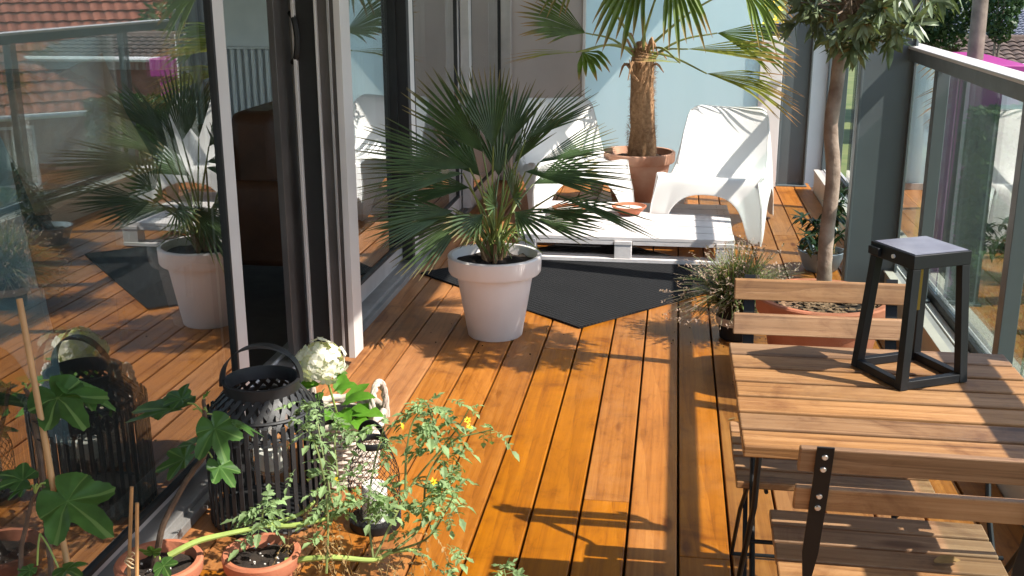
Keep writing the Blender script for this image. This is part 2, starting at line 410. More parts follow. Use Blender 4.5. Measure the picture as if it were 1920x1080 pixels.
# apartment storey: base, interior shell, slab above
bld = thing('apartment_building', 'pale rendered apartment building that carries the timber balcony', 'building', (-4, 3, G))
boxpart('base_wall', (-8, -2.4, G), (1.34, 12.4, -.17), 'render', bld)
boxpart('inner_wall', (-5.6, 7.0, 0), (-1.62, 7.12, 2.5), 'roomwall', bld)
boxpart('inner_wall', (-5.72, -2.4, 0), (-5.6, -.5, 2.5), 'roomwall', bld)
boxpart('inner_wall', (-5.6, 8.58, 0), (-1.62, 8.7, 2.5), 'roomwall', bld)
boxpart('inner_wall', (-5.72, -.5, 0), (-5.6, 6.6, .1), 'roomwall', bld)
boxpart('inner_wall', (-5.72, 6.6, 0), (-5.6, 8.6, 2.5), 'roomwall', bld)
boxpart('inner_wall', (-5.6, -2.4, 0), (-1.6, -2.3, 2.5), 'roomwall', bld)
boxpart('upper_slab', (-8, 3.9, 2.5), (.93, 8.6, 2.82), 'concrete', bld)
boxpart('upper_slab', (-8, -2.4, 2.5), (.70, 3.899, 2.82), 'concrete', bld)  # unseen slab edge, set back here to let sun onto the hydrangea
boxpart('slab_edge_trim', (.932, 3.9, 2.49), (.955, 8.6, 2.80), 'steelgrey', bld)
fl = MB().box((-5.6, -2.4, -.16), (-1.60, 12, -.01)); struct(fl.build('floor', 'roomfloor', smooth=0))

# back wall and privacy screen at the end of the deck
bw = thing('end_wall', 'grey beige plastered end wall beside the frosted privacy screen', 'wall', (-1.0, 8.45, 0))
boxpart('wall_panel', (-1.62, 8.42, -.1), (-.70, 8.56, 2.5), 'greywall', bw)
boxpart('skirting', (-1.24, 8.408, 0), (-.70, 8.42, .05), 'alu', bw)
ps = thing('privacy_screen', 'pale turquoise frosted glass privacy screen behind the tall palm', 'screen', (0, 8.45, 0))
boxpart('frosted_pane', (-.675, 8.43, .05), (.625, 8.442, 2.48), 'frosted', ps)
boxpart('edge_post', (-.70, 8.41, .0), (-.676, 8.46, 2.5), 'whitemetal', ps)
boxpart('edge_post', (.626, 8.40, .0), (.79, 8.47, 1.12), 'whitewall', ps)
boxpart('bottom_rail', (-.676, 8.415, .0), (.626, 8.46, .05), 'alu', ps)
pb = thing('flower_box', 'dark planter with yellow flowers behind the privacy screen', 'planter', (.75, 9.3, 0))
boxpart('box', (.5, 9.15, .0), (1.15, 9.5, 1.18), 'flowerbox', pb)
fm = MB()
for i in range(240):
    c = V((rnd(.5, 1.15), rnd(9.12, 9.5), rnd(1.17, 1.42))); d = V((rnd(-1,1), rnd(-1,1), rnd(-.2,1))).normalized()*.035; e = d.orthogonal().normalized()*.014
    i0 = [fm.vert(c), fm.vert(c+d*.5+e), fm.vert(c+d), fm.vert(c+d*.5-e)]; fm.face(*i0)
stuff(fm.build('yellow_flowers', 'yellow', pb, smooth=0))

sp_ = thing('reflection_panel', 'added white panel standing for a reflection, between the far steel column and the glass railing', 'panel', (1.12, 8.75, 0))
boxpart('panel', (1.02, 8.72, -.1), (1.24, 8.76, 1.10), 'whitewall', sp_)  # white reflection in the railing glass, put in as a solid panel
boxpart('panel_post', (1.16, 8.66, -.1), (1.20, 8.715, 1.3), 'steelgrey', sp_)
# steel columns (H sections, web across the view)
def column(x0, x1, y, lab):
    r = thing('steel_column', lab, 'column', ((x0+x1)/2, y, 0))
    boxpart('web', (x0+.012, y, 0), (x1-.012, y+.012, 2.5), 'steelgrey', r, 0)
    boxpart('flange', (x0, y-.032, 0), (x0+.012, y+.05, 2.5), 'steelgrey', r)
    boxpart('flange', (x1-.012, y-.032, 0), (x1, y+.05, 2.5), 'steelgrey', r)
    boxpart('foot_plate', (x0-.015, y-.05, -.001), (x1+.015, y+.07, .010), 'steelgrey', r)
    return r
column(.862, 1.108, 5.38, 'grey painted steel column beside the potted standard tree')
column(.80, 1.012, 8.475, 'grey painted steel column at the end of the privacy screen')

# low parapet with its metal cover
pa = thing('parapet_upstand', 'low cream metal clad upstand running under the glass railing', 'parapet', (1.18, 3.5, 0))
boxpart('cladding', (1.06, -1.6, -.16), (1.25, 8.3, .148), 'cream', pa, .004)
boxpart('cover_strip', (1.052, -1.6, .149), (1.094, 8.3, .158), 'cream', pa)
boxpart('cover_strip', (1.095, -1.6, .1485), (1.124, 8.3, .153), 'alu', pa)
boxpart('cover_strip', (1.125, -1.6, .1485), (1.158, 8.3, .160), 'whitemetal', pa)

# glass railing
gr = thing('glass_railing', 'steel and clear glass railing with a flat handrail along the deck', 'railing', (1.16, 3.5, .16))
boxpart('handrail', (1.07, -1.6, 1.222), (1.165, 8.3, 1.236), 'alu_light', gr, .003)
boxpart('shaded_rail_apron', (1.078, -1.6, 1.168), (1.086, 8.3, 1.221), 'steelgrey', gr)  # dark grey stands in for shade on the rail's inward face
boxpart('base_channel', (1.160, -1.6, .15), (1.178, 8.3, .195), 'black', gr)
boxpart('base_channel', (1.196, -1.6, .15), (1.215, 8.3, .185), 'alu', gr)
py = [-1.47, -.14, 1.19, 2.40, 3.62, 4.86, 6.2, 7.6]
for y in py:
    boxpart('post', (1.088, y-.03, .161), (1.140, y+.03, 1.221), 'steelgrey', gr)
    boxpart('post_shoe', (1.080, y-.05, .1605), (1.150, y+.05, .172), 'steelgrey', gr)
for a, b in zip(py, py[1:]):
    boxpart('glass_pane', (1.181, a+.012, .18), (1.193, b-.012, 1.15), 'railglass', gr, 0)

# ------------------------------------------------------------------ glazed facade
# outer frame with sill track and posts
FX = -1.445
of = thing('door_frame', 'grey aluminium frame and sill track of the sliding glass doors', 'door frame', (-1.45, 4.1, 0))
boxpart('sill', (-1.60, -2.3, -.03), (-1.375, 8.42, .048), 'alu_sill', of, .003)
boxpart('sill_nose', (-1.376, -2.3, .0), (-1.352, 8.42, .03), 'alu_sill', of)
boxpart('track', (-1.455, -2.3, .048), (-1.445, 8.42, .066), 'alu_light', of)
boxpart('track', (-1.555, 3.6, .048), (-1.545, 8.42, .062), 'alu_light', of)
boxpart('head', (-1.60, -2.3, 2.32), (-1.36, 8.42, 2.499), 'alu', of)
# main post at the opening: profile made of ribs and grooves seen from the near side
for nm, x0, x1, y0, y1, mt in (
    ('post_core', -1.345, -1.262, 4.045, 4.13, 'alu_dark'), ('post_face', -1.262, -1.236, 4.02, 4.14, 'alu_light'),
    ('post_rib', -1.2885, -1.2785, 4.022, 4.045, 'alu'), ('post_rib', -1.337, -1.329, 4.018, 4.045, 'alu_light'),
    ('brush_groove', -1.3285, -1.289, 4.036, 4.045, 'alu_dark'), ('brush_groove', -1.278, -1.262, 4.030, 4.045, 'alu_dark'),
    ('black_channel', -1.412, -1.3372, 4.034, 4.12, 'black'), ('post_rib', -1.424, -1.4122, 4.014, 4.06, 'alu_light'),
    ('post_rib', -1.43, -1.4242, 4.03, 4.12, 'black')):
    boxpart(nm, (x0, y0, .066), (x1, y1, 2.32), mt, of, .0015)
# leaves
def leaf(lab, x, y0, y1, near, far, matf='alu', wn=.08, wf=.11, gl='doorglass', zb=.15):
    r = thing('sliding_glass_door', lab, 'door', (x, (y0+y1)/2, .066))
    t = .022
    boxpart('glass_pane', (x-.012, y0+wn, zb), (x+.012, y1-wf, 2.24), gl, r, 0)
    boxpart('stile', (x-t*1.6, y0, .067), (x+t, y0+wn, 2.31), near, r)
    boxpart('stile', (x-t*1.6, y1-wf, .067), (x+t, y1, 2.31), far, r)
    boxpart('rail', (x-t*1.6, y0+wn, .067), (x+t-.002, y1-wf, zb), matf, r)
    boxpart('rail', (x-t*1.6, y0+wn, 2.24), (x+t-.002, y1-wf, 2.31), matf, r)
    for a in (y0+wn, y1-wf-.014):
        boxpart('gasket', (x-.02, a, zb), (x+.0235, a+.014, 2.24), 'black', r, 0)
    boxpart('gasket', (x-.02, y0+wn+.014, zb), (x+.0225, y1-wf-.014, zb+.014), 'black', r, 0)
    return r
l1 = leaf('large sliding glass door pushed half open, reflecting the deck and the red roofs', FX, 1.0, 3.39, 'alu', 'alu_light', wf=.09, zb=.085)
l2 = leaf('sliding glass door panel between the main post and the fan palm', -1.45, 4.14, 5.66, 'alu', 'alu', wf=.06, wn=.06)
l2b = thing('inner_door_leaf', 'black framed inner door edge with a dark pull handle in the opening', 'door', (-1.52, 4.2, .066))
boxpart('stile', (-1.498, 3.965, .066), (-1.472, 4.13, 2.31), 'alu_dark', l2b)
hq = bez([(-1.44, 4.055, 1.24), (-1.415, 4.02, 1.26), (-1.405, 4.015, 1.33), (-1.415, 4.02, 1.40), (-1.44, 4.055, 1.42)], 12)
MB().tube(hq, .011, 8).build('pull_handle', 'black', l2b)
leaf('sliding glass door panel beyond the fan palm', -1.395, 5.66, 7.0, 'alu_light', 'alu', wn=.09, wf=.06)
leaf('narrow glass door panel next to the grey end wall', -1.33, 7.0, 8.40, 'alu', 'alu', wn=.09, wf=.1)
boxpart('corner_post', (-1.36, 8.30, .048), (-1.235, 8.405, 2.5), 'alu', of)
boxpart('meeting_post', (-1.45, 5.60, .066), (-1.372, 5.655, 2.32), 'black', of)

# ------------------------------------------------------------------ the room
ra = thing('radiator', 'white fluted panel radiator on the grey room wall', 'radiator', (-3.0, 6.93, .45))
MB().box((-3.7, 6.95, .47), (-2.0, 6.985, 1.1)).build('back_panel', 'radiator', ra)
fl_ = MB().box((-.012, -.03, 0), (.012, 0, .63)).build('flute', 'radiator', ra, world=False, bevel=.006)
fl_.location = V((-3.68, 6.95, .47))-V(ra.location)
for k in range(1, 36):
    o = fl_.copy(); C.objects.link(o); o.location = V((-3.68+k*.0475, 6.95, .47))-V(ra.location)
boxpart('top_grille', (-3.7, 6.915, 1.101), (-2.0, 6.99, 1.115), 'radiator', ra)
def cushion(mb, c, sx, sy, sz, rot=None, n=14, puff=.9):
    R = rot or Matrix.Identity(3)
    ids = {}
    for side in (1, -1):
        for i in range(n+1):
            for j in range(n+1):
                u = i/n*2-1; v = j/n*2-1
                h = ((1-u**4)*(1-v**4))**.5*sz*side
                edge = 1-.08*(1-abs(u))*abs(v)**3-.08*(1-abs(v))*abs(u)**3
                wr = .012*noise.noise(V((u*2.3, v*2.3, side*3)))*side
                ids[(side, i, j)] = mb.vert(V(c)+R @ V((u*sx*edge, v*sy*edge, h+wr)))
        for i in range(n):
            for j in range(n):
                q = (ids[(side,i,j)], ids[(side,i+1,j)], ids[(side,i+1,j+1)], ids[(side,i,j+1)])
                mb.face(*(q if side == 1 else q[::-1]))
    return mb
ac = thing('armchair', 'brown leather armchair inside the open door', 'armchair', (-2.25, 5.4, 0))
boxpart('arm', (-2.62, 4.96, .17), (-1.80, 5.12, .60), 'leather', ac, .04)
boxpart('arm', (-2.62, 5.78, .17), (-1.80, 5.94, .60), 'leather', ac, .04)
boxpart('seat_base', (-2.60, 5.121, .16), (-1.82, 5.779, .36), 'leather', ac, .03)
boxpart('backrest', (-2.13, 5.0, .36), (-1.88, 5.90, .93), 'leather', ac, .06)
cushion(MB(), (-2.36, 5.45, .43), .23, .31, .085).build('seat_cushion', 'leather', ac, smooth=80)
for x in (-2.56, -1.86):
    for y in (5.02, 5.88): MB().tube([(x, y, -.01), (x, y, .17)], [.014, .022], 10).build('leg', 'black', ac)
cu = MB(); cushion(cu, (-2.24, 5.08, .70), .13, .17, .07, Matrix.Rotation(.9, 3, 'Y') @ Matrix.Rotation(.5, 3, 'Z'))
tag(cu.build('cushion', 'leather', loc=(-2.24, 5.08, .62), smooth=80), 'brown cushion leaning on the leather armchair arm', 'cushion')
sf = thing('bench', 'grey upholstered bench behind the large sliding glass door', 'bench', (-2.9, 4.5, 0))
boxpart('seat', (-3.3, 4.25, .2), (-2.3, 4.95, .52), 'greyfabric', sf, .03)
boxpart('backrest', (-3.3, 4.951, .2), (-2.3, 5.10, 1.12), 'greyfabric', sf, .05)
for x in (-3.2, -2.4):
    for y in (4.33, 5.02): MB().tube([(x, y, -.01), (x, y, .2)], .02, 8).build('leg', 'black', sf)
cu = MB(); cushion(cu, (-2.72, 4.62, .86), .29, .29, .10, V((.45,-.85,.28)).normalized().to_track_quat('Z','Y').to_matrix() @ Matrix.Rotation(.35, 3, 'Z'))
tag(cu.build('cushion', 'tanfabric', loc=(-2.72, 4.62, .52), smooth=80), 'tan fluffy cushion on the grey bench behind the door glass', 'cushion')
# ================================================================== ON THE DECK
# ---- rug
a0 = V((-.389, 4.724, 0)); ux = V((-.745, .667, 0)).normalized(); uy = V((.667, .745, 0)).normalized()
rg = MB(); NU, NV = 30, 30; ids = []
for top in (1, 0):
    for i in range(NU+1):
        for j in range(NV+1):
            p = a0+ux*(1.256*i/NU)+uy*(1.3*j/NV)
            ids.append(rg.vert(p+V((0,0,(.0085+.004*noise.noise(p*5)+(.010*max(0, noise.noise(p*1.7+V((3,1,0)))) if (i in (0,NU) or j in (0,NV)) else 0)) if top else .0015))))
W_ = NV+1
for i in range(NU):
    for j in range(NV):
        q = [i*W_+j, (i+1)*W_+j, (i+1)*W_+j+1, i*W_+j+1]
        rg.face(*q[::-1]); rg.face(*[k+len(ids)//2 for k in q])
H_ = len(ids)//2
per = [i*W_ for i in range(NU)]+[NU*W_+j for j in range(NV)]+[i*W_+NV for i in range(NU, 0, -1)]+[j for j in range(NV, 0, -1)]
for a, b in zip(per, per[1:]+per[:1]): rg.face(a, b, b+H_, a+H_)
tag(rg.build('rug', 'rug', loc=a0, smooth=30), 'black woven outdoor rug under the white pallet table', 'rug')

# ---- pallet table
PX0, PX1, PY0, PY1 = -.84, .36, 5.92, 6.92
pl = thing('pallet_table', 'low white painted pallet used as a table on the rug', 'table', ((PX0+PX1)/2, (PY0+PY1)/2, .008))
Z0 = .009
nsl = 6; pw = (PY1-PY0)/nsl
sm = None
for k in range(nsl):
    y = PY0+pw*k
    o = MB().box((PX0, y+.011, Z0+.122), (PX1+rnd(-.004, .004), y+pw-.011, Z0+.144+rnd(-.001, .001))).build('slat', 'palletwhite', pl, bevel=.003, smooth=0)
for xa, xb in ((PX0, PX0+.1), (-.30, -.20), (PX1-.1, PX1)):
    boxpart('cross_board', (xa+.001, PY0+.003, Z0+.100), (xb-.001, PY1-.003, Z0+.1215), 'palletwhite', pl, .002)
    for ya, yb in ((PY0, PY0+.1), (6.37, 6.47), (PY1-.1, PY1)):
        boxpart('block', (xa+.002, ya+.006, Z0+.022), (xb-.002, yb-.006, Z0+.0995), 'palletwhite', pl, .003)
for ya, yb in ((PY0, PY0+.1), (6.37, 6.47), (PY1-.1, PY1)):
    boxpart('bottom_board', (PX0+.003, ya+.002, Z0), (PX1-.003, yb-.002, Z0+.0215), 'palletwhite', pl, .002)
boxpart('front_board', (PX0+.103, PY0+.012, Z0+.098), (-.303, PY0+.03, Z0+.1212), 'palletwhite', pl)
boxpart('front_board', (-.197, PY0+.012, Z0+.098), (PX1-.103, PY0+.03, Z0+.1212), 'palletwhite', pl)
nm_ = MB().tube([(0,0,0), (0,0,.0012)], .004, 6).build('nail', 'alu', pl, world=False)
nm_.location = V((PX0+.03, PY0+.05, Z0+.1449))-V(pl.location)
for k in range(nsl):
    for x in (PX0+.03, PX0+.07, -.27, -.23, PX1-.07, PX1-.03):
        for dy in (.05, .115):
            if k == 0 and x == PX0+.03 and dy == .05: continue
            o = nm_.copy(); C.objects.link(o); o.location = V((x, PY0+pw*k+dy, Z0+.1449))-V(pl.location)

# ---- candle saucers on the pallet
def saucer(p, lab):
    r = thing('saucer_candle', lab, 'candle', p)
    p = V(p)
    MB().lathe([(0, 0), (.05, 0), (.062, .004), (.105, .045), (.107, .052), (.098, .053), (.060, .018), (0, .014)], p, 40).build('saucer', 'terracotta', r)
    MB().lathe([(0, .016), (.062, .018), (.085, .038), (.0, .0385)], p, 32).build('wax', 'candle', r)
    MB().tube([p+V((0,0,.038)), p+V((.002,.001,.052))], .002, 6).build('wick', 'black', r)
saucer((-.245, 6.55, Z0+.1455), 'terracotta saucer candle with black wick on the bare part of the pallet')
saucer((-.60, 6.46, Z0+.1455), 'terracotta saucer candle on the pallet hidden among palm leaves')

# ---- white lounge chairs
def lounge_chair():
    prof = [(.02,.365,.30), (.06,.392,.315), (.20,.372,.31), (.36,.335,.295), (.47,.318,.285), (.545,.345,.282), (.60,.42,.280), (.665,.55,.272), (.735,.68,.258), (.765,.735,.248), (.80,.742,.240)]
    bot = [(-.055,.0), (.035,.0), (.10,.15), (.19,.235), (.32,.265), (.45,.262), (.57,.215), (.65,.125), (.70,.035), (.735,.0), (.82,.0)]
    us = [-1, -.9, -.76, -.68, -.4, 0, .4, .68, .76, .9, 1]
    mb = MB(); grid = []
    for k, (y, z, hw) in enumerate(prof):
        row = []
        for u in us:
            dip = .022*(1-u*u) if k < 8 else .014*(1-u*u)
            if k in (0, 1): dip *= .4
            fwd = -.012*abs(u)**2 if k > 5 else 0
            zc_ = (.034 if abs(u) > .99 else .010 if abs(u) > .8 else 0) if k >= 9 else (.012 if abs(u) > .99 and k == 8 else 0)
            z_ = z-zc_
            row.append(mb.vert((u*hw, y+fwd+(.02*(1-u*u) if k > 5 else 0), z_-(dip if k < 6 else .010*(1-u*u)*(k > 8)*1.6))))
        grid.append(row)
    for a, b in zip(grid, grid[1:]):
        for j in range(len(us)-1): mb.face(a[j], a[j+1], b[j+1], b[j])
    # side skirts (two rows) whose arched lower edge leaves the legs standing
    sides = {}
    for sgn, col in ((-1, 0), (1, -1)):
        lo = []; mi = []
        for k, ((y, z, hw), (yb, zb)) in enumerate(zip(prof, bot)):
            bx = sgn*(.345 if k < 5 else .33 if k < 8 else .325)
            lo.append(mb.vert((bx, yb, zb)))
            t = .42
            mi.append(mb.vert((sgn*(hw+.012+(abs(bx)-hw)*t), y+(yb-y)*t, z+(zb-z)*t)))
        for k in range(len(prof)-1):
            q1 = (grid[k][col], grid[k+1][col], mi[k+1], mi[k]); q2 = (mi[k], mi[k+1], lo[k+1], lo[k])
            if sgn > 0: q1, q2 = q1[::-1], q2[::-1]
            mb.face(*q1[::-1]); mb.face(*q2[::-1])
        sides[sgn] = (mi, lo)
    # front skirt
    fz = {.9: .0, .76: .0, .68: .17, .4: .272, 0: .285}
    fm_ = [sides[-1][0][0]]; fl2 = [sides[-1][1][0]]
    for u in us[1:-1]:
        zb = fz[abs(u)]; x = u*(.345 if zb == 0 else .335)
        fl2.append(mb.vert((x, -.055 if zb == 0 else -.03 if zb < .2 else -.012, zb)))
        t = .42; z = .365; fm_.append(mb.vert((u*.30+(x-u*.30)*t, .02-.03*t-.02*(zb == 0), z+(zb-z)*t)))
    fm_.append(sides[1][0][0]); fl2.append(sides[1][1][0])
    for j in range(len(us)-1):
        mb.face(grid[0][j], fm_[j], fm_[j+1], grid[0][j+1]); mb.face(fm_[j], fl2[j], fl2[j+1], fm_[j+1])
    # rear lip of the back
    tb = [mb.vert((u*.235, .825, .712-(.034 if abs(u) > .99 else .01 if abs(u) > .8 else 0))) for u in us]
    for j in range(len(us)-1): mb.face(grid[-1][j], grid[-1][j+1], tb[j+1], tb[j])
    # rear leg inner return
    for sgn in (-1, 1):
        mi, lo = sides[sgn]; col = 0 if sgn < 0 else -1
        a = mb.vert((sgn*.265, .80, .0)); b = mb.vert((sgn*.262, .815, .36)); c_ = tb[col]
        q = [(lo[-1], a, b, mi[-1]), (mi[-1], b, c_, grid[-1][col])]
        for f in q: mb.face(*(f if sgn < 0 else f[::-1]))
    return mb
def place_lounge(x, y, rz, lab):
    o = lounge_chair().build('lounge_chair', 'whiteplastic', smooth=0)
    o.data.polygons.foreach_set('use_smooth', [True]*len(o.data.polygons))
    so_ = o.modifiers.new('s', 'SOLIDIFY'); so_.thickness = .008; so_.offset = -1
    ss = o.modifiers.new('ss', 'SUBSURF'); ss.levels = 2; ss.render_levels = 3
    o.location = (x, y, .0); o.rotation_euler = (0, 0, rz)
    return tag(o, lab, 'chair', 'white plastic lounge chairs')
place_lounge(.215, 6.56, radians(-11), 'white moulded plastic lounge chair with striped shadows, right of the terracotta palm pot')
place_lounge(-.56, 6.98, radians(20), 'white moulded plastic lounge chair half hidden behind the fan palm')

ic = lounge_chair()
ic.v = [(x*.72, y*.72, z*1.42) for x, y, z in ic.v]
o = ic.build('shell_chair', 'paleblue', smooth=80)
q_ = o.modifiers.new('s', 'SOLIDIFY'); q_.thickness = .008; q_.offset = -1
q_ = o.modifiers.new('ss', 'SUBSURF'); q_.levels = 2; q_.render_levels = 2
o.location = (-2.25, 3.10, -.01); o.rotation_euler = (0, 0, radians(35))
tag(o, 'pale blue high backed shell chair inside, behind the large sliding glass door', 'chair')
# ---- pots
def pot_profile(rt, rb, h, rim, wall=.012):
    rr = rt-rim*.28-(rt-rb)*(rim/h)*.6
    return [(0, .0), (rb-.006, .0), (rb, .006), (rr, h-rim), (rt-.006, h-rim+.003), (rt, h-rim+.012), (rt+.003, h-.006), (rt-.002, h), (rt-wall*1.3, h-.001), (rt-wall*1.8, h-.03), (rr-wall*1.6, h-rim-.02), (rb*.9, .03), (0, .03)]
def soil(mb, c, r, bumps=.008, n=26, rings=9):
    c = V(c); R = []
    cc = mb.vert(c+V((0,0,bumps)))
    for k in range(1, rings+1):
        q = r*k/rings
        R.append([mb.vert(c+V((q*cos(2*pi*j/n), q*sin(2*pi*j/n), bumps*2.2*noise.noise(V((c.x+q*cos(2*pi*j/n)*1., q*sin(2*pi*j/n), 3))*28)+bumps*(1-k/rings)))) for j in range(n)])
    for j in range(n): mb.face(cc, R[0][j], R[0][(j+1) % n])
    for A, B in zip(R, R[1:]):
        for j in range(n): mb.face(A[j], B[j], B[(j+1) % n], A[(j+1) % n])
    return mb
def fan_leaf(mb, base, d, n, R, nseg=26, spread=1.35, droop=.0, fuse=.38, wid=1.0, tipdroop=0., curl=0., ragged=.08):
    """fan of folded segments: base = where the blade meets the stalk, d = blade axis, n = upper side"""
    base, d, n = V(base), V(d).normalized(), V(n); n = (n-d*n.dot(d)).normalized(); s = d.cross(n)
    step = 2*spread/nseg
    ts = [0, .16, fuse, .6, .8, .92, 1]
    for i in range(nseg):
        a = -spread+step*(i+.5)
        L = R*(1-.22*abs(a/spread)**2.2)*rnd(1-ragged, 1+ragged*.4)
        jitter = rnd(-.05, .05)
        dirv = d*cos(a)+s*sin(a); side = s*cos(a)-d*sin(a)
        cone = n*(.16*(a/spread)**2)*1.0
        dr = droop*rnd(.6, 1.4); td = tipdroop*rnd(.2, 1.6)
        prev = None
        for t in ts:
            r = L*t
            if t <= fuse: hw = r*math.tan(step/2)*1.02
            else: hw = L*fuse*math.tan(step/2)*1.02*wid*max(0, (1-((t-fuse)/(1-fuse))**2.6))
            hw = max(hw, .0006)
            off = max(0, t-fuse)
            p = base+dirv*r+side*(jitter*off*L)+cone*r+V((0,0,-1))*(dr*t*t*L+td*off**1.5*L)
            fold = n*(-hw*.75)
            row = [mb.vert(p-side*hw, t), mb.vert(p+fold, t), mb.vert(p+side*hw, t)]
            if prev:
                mb.face(prev[0], prev[1], row[1], row[0]); mb.face(prev[1], prev[2], row[2], row[1])
            prev = row
    return mb

# ---- fan palm in the white pot
PC = V((-.757, 4.60, 0))
fp = thing('potted_fan_palm', 'bushy dark green fan palm in a white plastic pot', 'potted palm', PC)
MB().lathe(pot_profile(.205, .122, .375, .085), PC, 64).build('pot', 'potwhite', fp)
soil(MB(), PC+V((0,0,.338)), .185, .010).build('soil', 'soil', fp)
stub = MB()
for k in range(26):
    a = rnd(0, 2*pi); r = rnd(.0, .045); b = PC+V((r*cos(a), r*sin(a), .33))
    stub.tube([b, b+V((cos(a)*.03, sin(a)*.03, rnd(.06, .13)))], [.010, .004], 5)
stub.build('stem', 'fibre', fp)
CROWN = PC+V((0, 0, .42))
# surveyed leaves: blade base (x, y, depth), tip (x, y, depth), length of blade axis follows from both
FL = [((905,285,4.62),(790,140,4.66),.50,26), ((925,275,4.50),(905,118,4.55),.50,26), ((950,270,4.72),(990,150,4.85),.48,24),
      ((985,262,4.60),(1112,172,4.62),.36,24), ((880,315,4.50),(668,268,4.42),.36,26), ((868,325,4.45),(664,352,4.36),.30,24),
      ((985,322,4.50),(1188,332,4.36),.32,26), ((1010,305,4.66),(1152,250,4.75),.30,22), ((850,395,4.42),(690,432,4.30),.42,24),
      ((1015,395,4.50),(1150,396,4.40),.36,22), ((1040,365,4.42),(1222,428,4.22),.14,12), ((962,372,4.40),(972,320,4.28),1.2,22),
      ((880,400,4.38),(742,492,4.30),.46,22), ((900,330,4.80),(800,225,4.95),.46,20),
      ((935,330,4.86),(940,210,5.02),.55,20), ((965,398,4.36),(1030,436,4.22),.8,18), ((905,402,4.36),(850,446,4.22),.8,18),
      ((1005,412,4.64),(1125,428,4.62),.42,18),
      ((1000,345,4.82),(1128,300,4.98),.40,20), ((880,352,4.72),(735,352,4.85),.40,20), ((965,305,4.62),(1040,195,4.62),.36,20), ((862,408,4.62),(705,402,4.66),.40,18), ((930,388,4.34),(905,352,4.22),1.0,16)]
for bpx, tpx, sp, ns in FL:
    b, t = at(*bpx), at(*tpx); d = t-b
    out = V((b.x-PC.x, b.y-PC.y, 0)); out = out.normalized() if out.length > .02 else V((0,-1,0))
    n = V((rnd(-.2,.2), -.75, .62)) if d.normalized().z < .75 else V((-.4*out.x, -1, .25))
    st = MB()
    c0 = CROWN+V((rnd(-.03,.03), rnd(-.03,.03), rnd(-.05,.02)))
    midp = c0.lerp(b, .5)+V((0,0,.03))
    st.tube(bez([c0, midp, b], 8), [.0062-.0027*k/8 for k in range(9)], 5)
    lf = fan_leaf(MB(), b, d, n, d.length*1.06, int(ns*.60), sp*1.05 if sp < .8 else sp*.8, .03, .42, 1.2, .05)
    lo = lf.build('leaf', 'palmleaf', fp, smooth=0)
    st.build('leaf_stalk', 'palmstalk', lo)
# young yellowish shoots low in the crown
yo = MB()
for k in range(46):
    a = rnd(0, 2*pi); b = PC+V((cos(a)*rnd(.0,.05), sin(a)*rnd(0,.05), .36)); L = rnd(.16, .34)
    e = b+V((cos(a)*L*rnd(.3,.8), sin(a)*L*rnd(.3,.8), L*rnd(.25,.8)))
    yo.tube(bez([b, b.lerp(e, .5)+V((0,0,.05)), e-V((0,0,rnd(0,.08)))], 6), [.003]*6+[.001], 4, t0=0, t1=.6)
yo.build('young_shoots', 'palmstalk', fp)

# ---- windmill palm in the terracotta pot
WC = V((-.238, 7.72, 0))
wp = thing('potted_windmill_palm', 'tall windmill palm with a hairy trunk in a terracotta pot', 'potted palm', WC)
MB().lathe(pot_profile(.262, .175, .36, .075, .016), WC, 56).build('pot', 'terracotta_old', wp)
soil(MB(), WC+V((0,0,.31)), .225, .012).build('soil', 'soil', wp)
tp = [WC+V((.03,0,.30)), WC+V((.03,0,.5)), WC+V((.02,0,.7)), WC+V((.015,0,.9)), WC+V((.01,0,1.02)), WC+V((0,0,1.12))]
MB().tube(bez(tp, 22), [.10,.102,.10,.096,.09,.086,.085,.086,.086,.084,.082,.08,.08,.082,.083,.082,.08,.074,.066,.058,.05,.04,.03], 20).build('trunk', 'fibre', wp)
fb = MB()
for k in range(2600):
    z = rnd(.32, 1.10); a = rnd(0, 2*pi); r = (.098 if z < .55 else .083)*(1 if z < 1 else 1-(z-1)*3.2)
    b = WC+V((.022+r*.96*cos(a), r*.96*sin(a), z)); tw = a+rnd(-1.2, 1.2)
    e = b+V((cos(tw)*rnd(.005,.04), sin(tw)*rnd(.005,.04), rnd(-.05, .06)))
    s_ = (e-b).cross(V((cos(a), sin(a), 0))); s_ = s_.normalized()*rnd(.0008, .003) if s_.length > 0 else V((0,0,.001))
    i0 = [fb.vert(b-s_), fb.vert(b+s_), fb.vert(e)]; fb.face(*i0)
stuff(fb.build('trunk_fibre', 'fibre', wp, smooth=0))
WT = WC+V((.01, 0, 1.0))
